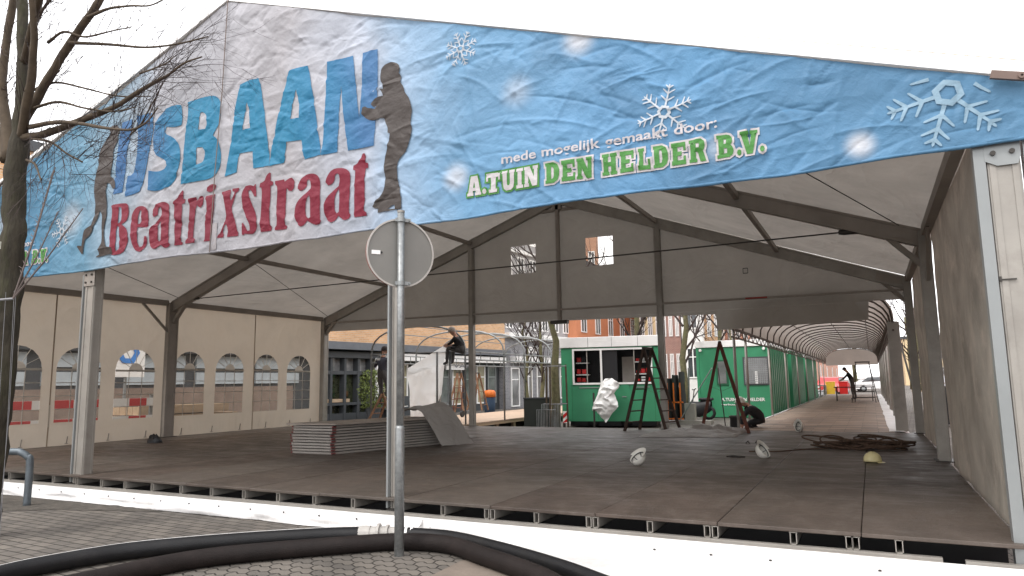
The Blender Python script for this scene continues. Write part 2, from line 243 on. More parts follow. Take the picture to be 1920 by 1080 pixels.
def glassmat(name, tint=(.8,.85,.88), rough=.05, alpha=.75):
    m=bpy.data.materials.new(name); t,b,out=nodes(m); N=t.nodes.new; L=t.links.new
    tr=N('ShaderNodeBsdfTransparent'); tr.inputs[0].default_value=(*tint,1); mx=N('ShaderNodeMixShader'); mx.inputs[0].default_value=1-alpha
    b.inputs['Base Color'].default_value=(.55,.54,.52,1); b.inputs['Roughness'].default_value=rough
    L(tr.outputs[0],mx.inputs[1]); L(b.outputs[0],mx.inputs[2]); L(mx.outputs[0],out.inputs[0]); return m

ALU=mat('worn_aluminium',(.33,.31,.28),.45,.35,var=.12,vs=2,dirt=((.2,.18,.16),.5,3))
ALUD=mat('dark_aluminium',(.30,.27,.24),.55,.2,var=.15,vs=2)
ALUL=mat('bright_aluminium',(.27,.285,.285),.4,.3,var=.06)
STEEL=mat('galvanised_steel',(.25,.26,.26),.42,.55,var=.22,vs=22,dirt=((.5,.52,.52),.4,30))
DSTEEL=mat('dark_steel',(.06,.055,.05),.5,.4)
BLACK=mat('black_plastic',(.02,.02,.022),.5)
WHITEP=mat('white_paint',(.86,.85,.83),.5,var=.05)
CLOTHW=fabric('white_sheeting',(.88,.87,.86),.2,.5,1.4,var=.05,dirt=((.5,.46,.41),.45,1.7))
TARPW=fabric('bundle_sheeting',(.9,.9,.89),.04,.3,2,var=.03)
CLOTHG=fabric('grey_sheeting',(.36,.34,.32),.12,.5,2.2)
TARP=fabric('white_tarpaulin',(.92,.92,.91),.62,.5,1.8,var=.04)
ROOF=fabric('roof_cloth',(.45,.415,.375),.17,.9,1.1,(1,.3,1),var=.14)  # stronger colour mottling stands in for the shading of ripples in the cloth
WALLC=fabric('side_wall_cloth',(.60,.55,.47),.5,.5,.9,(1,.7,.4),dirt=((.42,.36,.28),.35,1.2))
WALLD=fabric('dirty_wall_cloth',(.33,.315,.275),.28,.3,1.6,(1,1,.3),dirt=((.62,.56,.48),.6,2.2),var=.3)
GABLEC=fabric('gable_curtain_cloth',(.35,.325,.29),.19,.5,.9,var=.09)
VINYL=glassmat('clear_vinyl',(.92,.9,.86),.18,.8)
GREEN=mat('green_painted_panel',(.045,.25,.125),.45,var=.08,vs=1.5)
DGREEN=mat('dark_green_trim',(.02,.10,.05),.5)
GLASSD=mat('dark_window_glass',(.05,.055,.06),.08,spec=.9,var=.3,vs=1.2)
GLASSM=mat('mid_window_glass',(.16,.16,.16),.1,spec=.9,var=.5,vs=1.5)
WOODR=mat('red_brown_wood',(.12,.04,.025),.6,var=.2,vs=8,streak=(1,1,.2))
WOODD=mat('dark_brown_wood',(.05,.03,.022),.6,var=.2,vs=8)
WOODL=mat('pale_timber',(.45,.33,.22),.7,var=.25,vs=3,streak=(1,.1,1))
WOODX=mat('orange_timber',(.55,.25,.1),.6,var=.15)
RED=mat('red_plastic',(.6,.03,.03),.4)
ORANGE=mat('orange_strap',(.7,.17,.03),.5)
YELL=mat('yellow_plastic',(.75,.5,.05),.5)
BARK=mat('mossy_bark',(.04,.034,.024),.9,var=.4,vs=14,streak=(1,1,.3),bump=.9,bs=30,dirt=((.05,.055,.02),.7,4))
BARK2=mat('green_street_tree_bark',(.12,.11,.06),.9,var=.35,vs=10,dirt=((.13,.15,.05),.6,4))
BARKL=mat('pale_branch_bark',(.075,.055,.036),.85,var=.3,vs=9)
TWIG=mat('twig_bark',(.04,.027,.024),.8,var=.3)
SKIN=mat('skin',(.5,.28,.2),.5,var=.05)
BRICKO=brickmat('orange_brick',(.68,.41,.22),(.56,.31,.15),(.55,.46,.36))
BRICKG=brickmat('grey_brick',(.24,.24,.25),(.17,.17,.19),(.36,.35,.35))
BRICKR=brickmat('red_brick',(.55,.24,.15),(.48,.2,.13),(.45,.38,.33))
BRICKP=brickmat('pink_brick',(.42,.22,.18),(.36,.18,.15),(.4,.35,.31))
RENDO=mat('orange_render',(.62,.25,.13),.85,var=.06)
CREAM=mat('cream_render',(.72,.58,.36),.85,var=.06)
WHITER=mat('white_render',(.75,.73,.70),.85,var=.06)
GREYP=mat('dark_grey_fascia',(.06,.065,.07),.5)

# ---------------------------------------------------------------- cloth relief shared by the banner and its print
_rs=np.random.RandomState(5)
_cr=[]
for i in range(1500):
    cx=_rs.uniform(-.5,16); cz=_rs.uniform(2.6,5.9)
    right = cx>10
    ang=_rs.normal(.25,.45) if _rs.rand()<.65 else _rs.uniform(0,math.pi)
    if right and _rs.rand()<.45: ang=_rs.normal(-.5,.5)+(.9 if cx>13 else .2)
    ln=_rs.uniform(.08,.4)*(2. if _rs.rand()<.10 else 1); wd=_rs.uniform(.009,.026); am=_rs.choice([-1,1])*_rs.uniform(.004,.016)
    _cr.append((cx,cz,math.cos(ang),math.sin(ang),ln,wd,am))
for k in range(70):        # gathers along the bottom hem
    cx=_rs.uniform(0,15.4); _cr.append((cx,2.72+_rs.uniform(-.03,.1),math.cos(1.3+_rs.normal(0,.5)),math.sin(1.3),.1,.02,_rs.choice([-1,1])*.008))
for k in range(2):         # long horizontal tension folds
    for cx in np.arange(7.8,15,.55): _cr.append((cx,4.25+.62*k-.03*(cx-8)**2*.1+_rs.normal(0,.02),.99,.12 if not k else -.2,.34,.022,.012))
for (fx,fz) in ((12.2,3.75),(10.6,3.45),(13.2,3.55),(8.2,3.9),(12.95,3.3)):
    for k in range(9):
        a=_rs.uniform(0,2*math.pi); l=_rs.uniform(.12,.35); _cr.append((fx+math.cos(a)*l,fz+math.sin(a)*l,math.cos(a),math.sin(a),l,.018,_rs.choice([-1,1])*.009))
def relief(x, z):
    x=np.asarray(x,float); z=np.asarray(z,float); d=np.zeros_like(x)
    d+= .018*np.sin(x*1.3+.8*np.sin(z*1.7))*np.cos(z*1.1+.4)+.006*np.sin(3.1*x+2*z)+.004*np.sin(6.3*x-4.1*z+1.3*np.sin(2*x))
    for cx,cz,c,s_,ln,wd,am in _cr:
        dx=x-cx; dz=z-cz; msk=(np.abs(dx)<ln+.1)&(np.abs(dz)<ln+.1)
        if not msk.any(): continue
        a=dx[msk]*c+dz[msk]*s_; b=-dx[msk]*s_+dz[msk]*c+.12*a*a/ln
        d[msk]+= am*np.exp(-np.sqrt((b/wd)**2+.04)*1.25+.2)*np.clip(1-(a/ln)**2,0,1)
    return d
BANY=-.06
def smooth_outline(p, k=4):
    P=[Vector(q) for q in p]; n=len(P); out=[]
    T=[]
    for i in range(n):
        a=P[i]-P[i-1]; b=P[(i+1)%n]-P[i]
        ang=abs(a.angle(b)) if a.length>1e-6 and b.length>1e-6 else 0
        T.append(None if ang>.75 else (P[(i+1)%n]-P[i-1]).normalized())
    for i in range(n):
        p0,p1=P[i],P[(i+1)%n]; L=(p1-p0).length; e=(p1-p0)
        t0=T[i]*L if T[i] is not None else e; t1=T[(i+1)%n]*L if T[(i+1)%n] is not None else e
        for j in range(k):
            s=j/k; h=(2*s**3-3*s*s+1,s**3-2*s*s+s,-2*s**3+3*s*s,s**3-s*s)
            out.append(tuple(p0*h[0]+t0*h[1]+p1*h[2]+t1*h[3]))
    return out
def outset(p, d):
    P=[Vector(q) for q in p]; n=len(P); ar=sum(P[i].x*P[(i+1)%n].y-P[(i+1)%n].x*P[i].y for i in range(n)); sg=1 if ar>0 else -1
    o=[]
    for i in range(n):
        a=(P[i]-P[i-1]).normalized(); b=(P[(i+1)%n]-P[i]).normalized()
        na=Vector((a.y,-a.x))*sg; nb=Vector((b.y,-b.x))*sg; m=na+nb
        m = m/max(m.length_squared,.5)*2 if m.length>1e-4 else na
        if m.length>1.6: m=m.normalized()*1.6
        o.append(tuple(P[i]+m*d))
    return o
def printed(name, shapes, m, parent, off, step=.028, sm=True):
    """flat printed shapes laid on the rippled cloth: cut into small cells and given the cloth's relief"""
    bm=bmesh.new()
    for k,(o,hs) in enumerate(shapes):
        polys=[smooth_outline(o) if sm else o]+[smooth_outline(h) if sm else h for h in hs]
        vs=[[Vector((a,b,0)) for a,b in q] for q in polys]
        flat=[v for q in vs for v in q]; bv=[bm.verts.new((v.x,-(k%8)*.0004,v.y)) for v in flat]
        for t in tessellate_polygon(vs):
            try: bm.faces.new([bv[i] for i in t])
            except ValueError: pass
    xs=[v.co.x for v in bm.verts]; zs=[v.co.z for v in bm.verts]
    for lo,hi,ax in ((min(xs),max(xs),0),(min(zs),max(zs),2)):
        q=math.ceil(lo/step)*step
        while q<hi:
            co=[0,0,0]; no=[0,0,0]; co[ax]=q; no[ax]=1
            bmesh.ops.bisect_plane(bm, geom=bm.verts[:]+bm.edges[:]+bm.faces[:], plane_co=co, plane_no=no); q+=step
    bmesh.ops.remove_doubles(bm, verts=bm.verts[:], dist=1e-5)
    X=np.array([v.co.x for v in bm.verts]); Z=np.array([v.co.z for v in bm.verts]); D=relief(X,Z); base=world_loc(parent)
    for v,d in zip(bm.verts,D): v.co=(v.co.x-base.x, v.co.y+BANY-off+d-base.y, v.co.z-base.z)
    for f in bm.faces:
        f.normal_update()
        if f.normal.y>0: f.normal_flip()
        f.smooth=True
    me=bpy.data.meshes.new(name); bm.to_mesh(me); bm.free(); me.materials.append(m)
    ob=bpy.data.objects.new(name,me); S.collection.objects.link(ob); ob.parent=parent; return ob
def bannermat(name, stops=None, spots=(), cloud=0.0, tr=.12):
    """printed cloth; colour stops run along the banner (metres) because that is how it is printed"""
    m=bpy.data.materials.new(name); t,b,out=nodes(m); N=t.nodes.new; L=t.links.new
    g=N('ShaderNodeNewGeometry'); sp=N('ShaderNodeSeparateXYZ'); L(g.outputs['Position'],sp.inputs[0])
    n1=N('ShaderNodeTexNoise'); n1.inputs['Scale'].default_value=1.1; n1.inputs['Detail'].default_value=5; L(g.outputs['Position'],n1.inputs[0])
    ad=N('ShaderNodeMath'); ad.operation='MULTIPLY_ADD'; L(n1.outputs[0],ad.inputs[0]); ad.inputs[1].default_value=.9; ad.inputs[2].default_value=-.45
    a2=N('ShaderNodeMath'); a2.operation='ADD'; L(ad.outputs[0],a2.inputs[0]); L(sp.outputs[0],a2.inputs[1])
    dv=N('ShaderNodeMath'); dv.operation='DIVIDE'; dv.inputs[1].default_value=16; L(a2.outputs[0],dv.inputs[0])
    cr=N('ShaderNodeValToRGB'); L(dv.outputs[0],cr.inputs[0])
    el=cr.color_ramp.elements
    el[0].position=stops[0][0]/16; el[0].color=(*stops[0][1],1); el[1].position=stops[-1][0]/16; el[1].color=(*stops[-1][1],1)
    for x,c in stops[1:-1]:
        e=el.new(x/16); e.color=(*c,1)
    c=cr.outputs[0]
    if cloud:
        n2=N('ShaderNodeTexNoise'); n2.inputs['Scale'].default_value=.9; n2.inputs['Detail'].default_value=7; n2.inputs['Roughness'].default_value=.6; n2.inputs['Distortion'].default_value=.6
        L(g.outputs['Position'],n2.inputs[0])
        r=N('ShaderNodeMapRange'); r.inputs[1].default_value=.3; r.inputs[2].default_value=.72; r.inputs[3].default_value=1-cloud; r.inputs[4].default_value=1+cloud; L(n2.outputs[0],r.inputs[0])
        mu=N('ShaderNodeMix'); mu.data_type='RGBA'; mu.blend_type='MULTIPLY'; mu.inputs[0].default_value=1; L(c,mu.inputs[6]); L(r.outputs[0],mu.inputs[7]); c=mu.outputs[2]
    for (sx,sz,rad,st) in spots:      # printed out-of-focus snow dots
        cb=N('ShaderNodeVectorMath'); cb.operation='DISTANCE'; cc=N('ShaderNodeCombineXYZ'); L(sp.outputs[0],cc.inputs[0]); L(sp.outputs[2],cc.inputs[2])
        L(cc.outputs[0],cb.inputs[0]); cb.inputs[1].default_value=(sx,0,sz)
        r=N('ShaderNodeMapRange'); r.interpolation_type='SMOOTHERSTEP'; r.inputs[1].default_value=rad; r.inputs[2].default_value=0; r.inputs[3].default_value=0; r.inputs[4].default_value=st; L(cb.outputs['Value'],r.inputs[0])
        mx=N('ShaderNodeMix'); mx.data_type='RGBA'; L(r.outputs[0],mx.inputs[0]); L(c,mx.inputs[6]); mx.inputs[7].default_value=(.66,.65,.66,1); c=mx.outputs[2]
    L(c,b.inputs['Base Color']); b.inputs['Roughness'].default_value=.5; b.inputs['Specular IOR Level'].default_value=.3
    n3=N('ShaderNodeTexNoise'); n3.inputs['Scale'].default_value=2.6; n3.inputs['Detail'].default_value=7; n3.inputs['Roughness'].default_value=.6; n3.inputs['Distortion'].default_value=.25; L(g.outputs['Position'],n3.inputs[0])
    s1=N('ShaderNodeMath'); s1.operation='SUBTRACT'; s1.inputs[1].default_value=.5; L(n3.outputs[0],s1.inputs[0]); s2=N('ShaderNodeMath'); s2.operation='ABSOLUTE'; L(s1.outputs[0],s2.inputs[0])
    wv=N('ShaderNodeTexNoise'); wv.inputs['Scale'].default_value=1.3; wv.inputs['Detail'].default_value=3; L(g.outputs['Position'],wv.inputs[0])
    wm_=N('ShaderNodeMix'); wm_.data_type='VECTOR'; wm_.inputs[0].default_value=.3; L(g.outputs['Position'],wm_.inputs[4]); L(wv.outputs[1],wm_.inputs[5])
    acc=s2.outputs[0]
    for sc_,wt,st_,rot_ in ((3.2,.55,(1,1,1.9),.35),(7.5,.22,(1.2,1,1),-.6),(15,.09,(1,1,1.6),.9)):
        mp_=N('ShaderNodeMapping'); mp_.inputs[2].default_value=(0,rot_,0); mp_.inputs[3].default_value=st_; L(wm_.outputs[1],mp_.inputs[0])
        vo=N('ShaderNodeTexVoronoi'); vo.feature='F1'; vo.inputs['Scale'].default_value=sc_; vo.inputs['Randomness'].default_value=1; L(mp_.outputs[0],vo.inputs[0])
        ml=N('ShaderNodeMath'); ml.operation='MULTIPLY_ADD'; L(vo.outputs['Distance'],ml.inputs[0]); ml.inputs[1].default_value=wt; L(acc,ml.inputs[2]); acc=ml.outputs[0]
    bp=N('ShaderNodeBump'); bp.inputs['Strength'].default_value=.8; bp.inputs['Distance'].default_value=.045; L(acc,bp.inputs['Height']); L(bp.outputs[0],b.inputs['Normal'])
    t2=N('ShaderNodeBsdfTranslucent'); mx=N('ShaderNodeMixShader'); mx.inputs[0].default_value=tr; L(c,t2.inputs[0]); L(b.outputs[0],mx.inputs[1]); L(t2.outputs[0],mx.inputs[2]); L(mx.outputs[0],out.inputs[0])
    return m
def flat(name,c): return bannermat(name,[(0,c),(16,c)],tr=.1)

# ---------------------------------------------------------------- tent
W,D1,D2=15.0,5.077,10.154; EAV,RID=3.069,5.78
def rz(x): return RID-.02-(RID-EAV)/7.5*abs(x-7.5)
tent=thing('event_tent','large white frame tent with open front and arched windows in its left wall','tent',(7.5,5,0))
def column(x,y,z0,z1,wx,wy,m=ALU,groove=True):
    b=MB(); b.box(x-wx/2,y-wy/2,z0,x+wx/2,y+wy/2,z1)
    if groove:
        for s_ in (-1,1):
            b.box(x-wx/2-.006,y+s_*wy*.36-.012,z0,x-wx/2,y+s_*wy*.36+.012,z1-.02); b.box(x+wx/2,y+s_*wy*.36-.012,z0,x+wx/2+.006,y+s_*wy*.36+.012,z1-.02)
            b.box(x+s_*wx*.34-wx*.1,y-wy/2-.008,z0,x+s_*wx*.34+wx*.1,y-wy/2,z1-.02)
    return b
def addcol(x,y,z0,z1,wx,wy,m=ALU,foot=True):
    c=column(x,y,z0,z1,wx,wy).build('column',m,tent)
    if foot: MB().box(x-wx*.85,y-wy*.8,z0-.012 if z0<0 else z0,x+wx*.85,y+wy*.8,z0+.012).build('base_plate',DSTEEL,c)
    return c
# front gable posts
for x in (5.0,9.985):
    c=addcol(x,.085,-.12,rz(x)-.15,.2 if x<6 else .085,.13 if x<6 else .09,ALU)
    b=MB(); b.box(x-.12,.0,2.45,x+.12,.0025,2.72); b.build('bracket',ALUD,c)
    b=MB()
    for bx,bz in ((-.06,2.5),(.06,2.5),(-.06,2.6),(.06,2.6)): b.lathe((x+bx,-.006,bz),[(0,-.008),(.014,-.008),(.014,.008)],8,'y')
    b.build('bolt',DSTEEL,c)
    w_=.105 if x<6 else .046; MB().box(x-w_-.02,-.005,-.1,x-w_,.1,2.6).build('keder_rail',ALUL,c)
# right front corner post
c=column(15.14,.14,-.16,EAV,.19,.24).build('column',ALU,tent)
MB().box(14.965,.0,-.16,15.035,.1,2.78).build('keder_rail',ALUL,c)
MB().box(15.255,.0,-.16,15.31,.1,2.78).build('keder_rail',ALUL,c)
b=MB(); b.add([(15.03,-.003,2.78),(15.03,-.003,2.56),(15.10,-.003,2.52),(15.22,-.003,2.52),(15.24,-.003,2.58),(15.24,-.003,2.78)]+[(15.03,.008,2.78),(15.03,.008,2.56),(15.10,.008,2.52),(15.22,.008,2.52),(15.24,.008,2.58),(15.24,.008,2.78)],[(0,1,2,3,4,5),(11,10,9,8,7,6)]+[(i,i+6,(i+1)%6+6,(i+1)%6) for i in range(6)]); b.build('bracket',ALUL,c)
b=MB()
for bx in (15.08,15.19): b.lathe((bx,-.012,2.61),[(0,-.01),(.017,-.01),(.017,.012)],10,'y')
b.build('bolt',DSTEEL,c)
b=MB(); b.box(15.04,-.002,1.72,15.055,.018,1.75); b.box(15.055,.002,1.725,15.14,.014,1.733); b.build('latch',DSTEEL,c)
# middle and rear frames
for y,q in ((D1,1),(D2,0)):
    for x,s_ in ((0,-1),(15,1)):
        addcol(x-s_*.02,y,0,EAV-.05,.13,.24 if q else .2, ALU if (x or not q) else ALUD)
        b=MB(); b.beam((x-s_*.05,y,EAV-.52),(x-s_*.62,y,EAV+.10),.08,.07); b.beam((x-s_*.05,y,EAV-.1),(x-s_*.55,y,EAV+.03),.11,.16); b.build('knee_bracket',ALUD,tent)
    for s_ in (-1,1):
        b=MB(); xa=7.5+s_*7.45; xm=7.5+s_*.05
        b.beam((xa,y,EAV-.13),(xm,y,RID-.15),.10,.20); b.beam((xa,y,EAV-.245),(xm,y,RID-.265),.13,.03); b.beam((xa,y,EAV-.03),(xm,y,RID-.045),.13,.03)
        b.build('rafter',ALU if y>6 else ALUD,tent)
    b=MB(); b.beam((6.75,y,RID-.42),(8.25,y,RID-.42),.06,.07); b.box(7.38,y-.06,RID-.42,7.62,y+.06,RID-.06); b.build('ridge_joint',ALUD,tent)
for s_ in (-1,1):    # front gable rafters behind the banner
    b=MB(); b.beam((7.5+s_*7.6,.04,EAV-.1),(7.5,.04,RID-.1),.1,.18); b.build('rafter',ALU,tent)
for x in (2.4,5.0,7.5,10.0,12.6):
    b=MB(); z=rz(x)-.1
    b.beam((x,.05,z),(x,D1-.06,z),.07,.09); b.beam((x,D1+.06,z),(x,D2-.06,z),.07,.09); b.build('purlin',ALUD,tent)
for x,s_ in ((0,-1),(15,1)):
    b=MB(); b.beam((x,.1,EAV-.06),(x,D1-.13,EAV-.06),.1,.12); b.beam((x,D1+.13,EAV-.06),(x,D2-.1,EAV-.06),.1,.12); b.build('eave_beam',ALUD,tent)
    b=MB(); b.beam((x-s_*.02,D1-.75,EAV-.12),(x-s_*.02,D1-.1,EAV-.72),.04,.05); b.build('brace',ALUD,tent)
b=MB(); b.tube([(.5,D1,3.07),(14.55,D1,3.12)],.011,6); b.build('tie_cable',DSTEEL,tent)
b=MB(); b.lathe((13.95,D1,3.12),[(0,-.0),(.03,0),(.045,.08),(.045,.42),(.02,.5),(0,.5)],10,'x'); b.build('turnbuckle',DSTEEL,tent)
b=MB(); b.lathe((.55,D1,3.07),[(0,0),(.025,0),(.03,.3),(.012,.36),(0,.36)],8,'x'); b.build('turnbuckle',DSTEEL,tent)
b=MB()
for p0,p1 in (((14.7,D1-.1,EAV+.05),(12.7,.3,rz(12.7)-.2)),((.3,D1-.1,EAV+.05),(2.3,.3,rz(2.3)-.2)),((2.4,D1+.1,rz(2.4)-.15),(.3,D2-.2,EAV)),):
    b=MB(); b.tube([p0,p1],.007,5); b.build('bracing_cable',DSTEEL,tent)
# rear gable posts, ridge hanger and rail
for x in (5.0,10.0): addcol(x,D2,0,rz(x)-.25,.13,.14,ALU)
b=MB(); b.box(7.46,D2-.06,2.52,7.54,D2+.04,RID-.3); b.build('hanger_post',ALUD,tent)
b=MB(); b.box(7.28,D2-.09,2.5,7.72,D2+.05,2.58); b.build('hanger_foot',DSTEEL,tent)
b=MB(); b.beam((.1,D2-.03,2.9),(14.9,D2-.03,2.80),.05,.045); b.build('gable_rail',ALUD,tent)
b=MB(); b.beam((11.9,D2-.06,2.822),(12.35,D2-.06,2.819),.01,.035); b.build('red_tape',mat('faded_red_tape',(.3,.06,.05)),tent)
# roof cloth (thin sheet with sag between the purlins)
for s_ in (-1,1):
    def rf(u,v,s_=s_):
        x=7.5+s_*7.62*u; y=-.02+(D2+.1)*v
        sag=.035*abs(math.sin(math.pi*u*3))*math.sin(math.pi*((v*2)%1))
        return (x,y,rz(x)+.03-sag+.006*noise.noise((x*.9,y*.8,3)))
    b=MB(); b.grid(rf,60,60); b.build('roof_sheet',ROOF,tent,True)
# helper: sheet with openings on plane x=const (a=y,b=z) or y=const (a=x,b=z)
def holed(outer, holes, plane, val, thick=.0):
    b=MB(); vs=[[Vector((p[0],p[1],0)) for p in q] for q in [outer]+holes]; fl=[v for q in vs for v in q]
    f=(lambda v:(val,v.x,v.y)) if plane=='x' else (lambda v:(v.x,val,v.y))
    b.add([f(v) for v in fl],[tuple(t) for t in tessellate_polygon(vs)]); return b
def dense(o, step, amp, sc, ax):
    bm=bmesh.new(); bm.from_mesh(o.data)
    for a in (0,1,2):
        cs=[v.co[a] for v in bm.verts]; lo,hi=min(cs),max(cs); q=lo+step
        while q<hi-.01:
            co=[0,0,0]; no=[0,0,0]; co[a]=q; no[a]=1
            bmesh.ops.bisect_plane(bm, geom=bm.verts[:]+bm.edges[:]+bm.faces[:], plane_co=co, plane_no=no); q+=step
    for v in bm.verts:
        n=noise.noise(v.co*sc)+.5*noise.noise(v.co*sc*2.3+Vector((4,4,4))); v.co[ax]+=amp*n
    for f in bm.faces: f.smooth=True
    bm.to_mesh(o.data); bm.free()
BARM=mat('window_bar_vinyl',(.55,.52,.47),.5,trans=.4)
def arch(a0,a1,b0,b1,n=10):
    r=(a1-a0)/2; c=(a0+a1)/2; zs=b1-r
    return [(a0,b0),(a1,b0)]+[(c+r*math.cos(math.pi*k/n),zs+r*math.sin(math.pi*k/n)) for k in range(n+1)]
wins=[(.25,1.1),(1.45,2.35),(2.63,3.53),(3.85,4.77),(5.25,6.1),(6.42,7.28),(7.62,8.47),(8.8,9.68)]
for (y0,y1) in ((.0,D1),(D1,D2)):
    hs=[arch(a,c_,.45,1.93) for a,c_ in wins if y0<a<y1]
    wl=holed([(y0+.02,-.02),(y1-.02,-.02),(y1-.02,EAV-.1),(y0+.02,EAV-.1)],[h[::-1] for h in hs],'x',-.08).build('side_wall',WALLC,tent)
    dense(wl,.35,.02,.9,0)
    b=MB(); ym=(y0+y1)/2; b.box(-.075,ym-.012,0,-.068,ym+.012,EAV-.1); b.build('wall_seam',mat('seam',(.34,.27,.2)) if y0==0 else bpy.data.materials['seam'],wl)
    for a,c_ in [q for q in wins if y0<q[0]<y1]:
        wn=holed(arch(a,c_,.45,1.93),[],'x',-.079).build('arched_window',VINYL,tent)
        b=MB(); r=(c_-a)/2; cc=(a+c_)/2; zs=1.93-r
        for k in (1,2): b.box(-.076,a+(c_-a)*k/3-.008,.45,-.070,a+(c_-a)*k/3+.008,zs)
        for k in range(1,4): z=.45+(zs-.45)*k/4; b.box(-.074,a,z-.008,-.0685,c_,z+.008)
        b.box(-.077,a,zs-.02,-.067,c_,zs+.02)
        for k in range(1,6):
            t=math.pi*k/6; b.beam((-.072,cc+.38*r*math.cos(t),zs+.38*r*math.sin(t)),(-.072,cc+r*math.cos(t),zs+r*math.sin(t)),.006,.014,(1,0,0))
        pts=[(-.0725,cc+.36*r*math.cos(math.pi*k/8),zs+.36*r*math.sin(math.pi*k/8)) for k in range(9)]
        b.add([(-.0725,cc,zs)]+pts,[(0,k+1,k+2) for k in range(8)])
        b.build('window_bars',BARM,wn)
b=MB()
for y in (.35,1.2,2.05,2.9,3.75,4.6,5.5,6.35,7.2,8.05,8.9,9.7):
    b=MB(); b.beam((-.055,y,.02),(-.05,y+.015,.17),.012,.02,(1,0,0)); b.beam((-.055,y-.03,.03),(-.055,y+.035,.03),.012,.02,(1,0,0)); b.build('tie_strap',ALUD,tent)
# right wall: dirty sheets
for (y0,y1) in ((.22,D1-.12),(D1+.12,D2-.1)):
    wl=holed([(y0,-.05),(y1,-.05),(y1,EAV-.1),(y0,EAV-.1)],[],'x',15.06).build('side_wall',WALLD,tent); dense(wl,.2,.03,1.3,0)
# rear gable curtain
out=[(.05,2.66),(4.0,2.62),(7.4,2.58),(11.22,2.53),(11.26,2.17),(14.25,2.24),(14.28,2.62),(14.98,2.62),(15.02,EAV+.0),(7.5,RID+.02),(-.02,EAV+.0)]
wh=[[(6.13,3.845),(6.83,3.85),(6.84,4.58),(6.13,4.57)],[(8.19,3.87),(8.89,3.88),(8.89,4.57),(8.2,4.58)]]
cur=holed(out,[h[::-1] for h in wh],'y',D2+.09).build('gable_curtain',GABLEC,tent); dense(cur,.5,.02,.7,1)
for h in wh:
    holed([(a,b_) for a,b_ in h],[],'y',D2+.085).build('curtain_window',VINYL,tent)
b=MB()
for p0,p1 in (((11.87,3.39),(11.97,3.39)),((11.87,3.5),(11.97,3.5)),((11.87,3.39),(11.87,3.5)),((11.97,3.39),(11.97,3.5))): b.beam((p0[0],D2+.05,p0[1]),(p1[0],D2+.05,p1[1]),.01,.014)
b.build('square_patch',BLACK,tent)

# ---------------------------------------------------------------- printed gable banner
SP=[(12.07,4.17,.24,.75),(11.44,3.8,.25,.3),(10.77,3.07,.22,.6),(14.27,2.80,.16,.75),(13.25,2.95,.18,.35),(4.6,3.4,.4,.4),(3.0,3.5,.4,.4)]
BAN=bannermat('printed_banner_cloth',[(0,(0.061,0.170,0.275)),(3.8,(0.068,0.193,0.307)),(4.9,(0.132,0.274,0.384)),(5.6,(0.272,0.364,0.445)),(6.3,(0.389,0.394,0.427)),(8.6,(0.428,0.416,0.440)),(9.6,(0.388,0.427,0.499)),(10.1,(0.289,0.409,0.550)),(10.9,(0.153,0.321,0.504)),(12.4,(0.109,0.260,0.438)),(14,(0.091,0.221,0.370)),(16,(0.089,0.210,0.339))],SP,.24)
NX,NZ=900,140
xs=np.linspace(-.42,15.46,NX+1)
tops=np.array([RID+.0-.3575*abs(x-7.5) if x<7.5 else RID-.346*abs(x-7.5) for x in xs]); bots=np.array([2.665+.01*math.sin(x*2.2)+.012*noise.noise((x*1.7,0,0)) for x in xs])
XX=np.repeat(xs[None,:],NZ+1,0); tt=np.linspace(0,1,NZ+1)[:,None]; ZZ=bots[None,:]+(np.maximum(tops-bots,.1))[None,:]*tt
RL=relief(XX,ZZ); hem=.03*np.exp(-((ZZ-bots[None,:]-.0)/.05)**2)
bo=V(7.5,BANY,2.66)
me=bpy.data.meshes.new('gable_banner'); vs=np.stack([XX-bo.x,RL-hem*.0,ZZ-bo.z],-1).reshape(-1,3)
idx=np.arange((NX+1)*(NZ+1)).reshape(NZ+1,NX+1); fc=np.stack([idx[:-1,:-1],idx[:-1,1:],idx[1:,1:],idx[1:,:-1]],-1).reshape(-1,4)
me.from_pydata(vs.tolist(),[],fc.tolist()); me.polygons.foreach_set('use_smooth',[True]*len(me.polygons)); me.materials.append(BAN)
ban=bpy.data.objects.new('gable_banner',me); S.collection.objects.link(ban); ban.location=bo
tag(ban,'crumpled pale blue printed banner with skaters and big letters covering the tent front gable','banner')
b=MB()
def hemf(u,v):
    x=-.42+15.88*u; a=2*math.pi*v; r=.016+.004*noise.noise((x*3,1,1)); z0=2.668+.01*math.sin(x*2.2)+.012*noise.noise((x*1.7,0,0))
    return (x,BANY+.012+float(relief([x],[z0])[0])+r*math.cos(a),z0+r*.9*math.sin(a))
b.grid(hemf,400,8); b.build('bottom_hem',BAN,ban,True)
bx=[]
for n_,(sx,c_) in enumerate((((.10,.27,.56),0),((.10,.30,.60),1))): pass
LET=bannermat('letter_blue_print',[(5.5,(0.041,0.128,0.288)),(6.2,(0.034,0.150,0.311)),(6.8,(0.022,0.200,0.344)),(8.6,(0.028,0.211,0.366)),(9.3,(0.039,0.177,0.344)),(9.6,(0.055,0.160,0.333)),(10.2,(0.066,0.177,0.344))],(),.06,.1)
LRED=flat('letter_red_print',(0.209,0.022,0.042)); LBLK=flat('figure_dark_print',(0.066,0.055,0.050)); LWHT=flat('letter_white_print',(0.511,0.480,0.488)); LGRN=flat('letter_green_print',(0.066,0.232,0.050)); SNOW=flat('snowflake_print',(.25,.38,.48))
for n_,s_ in zip(('letter_I','letter_J','letter_S','letter_B','letter_A','letter_A','letter_N'),IJS): printed('blue_letter',[s_],LET,ban,.008)
for s_ in BEA: printed('red_letter',[s_],LRED,ban,.009)
printed('skater_figure',SKR,LBLK,ban,.012); printed('skater_figure',SKL,LBLK,ban,.012)
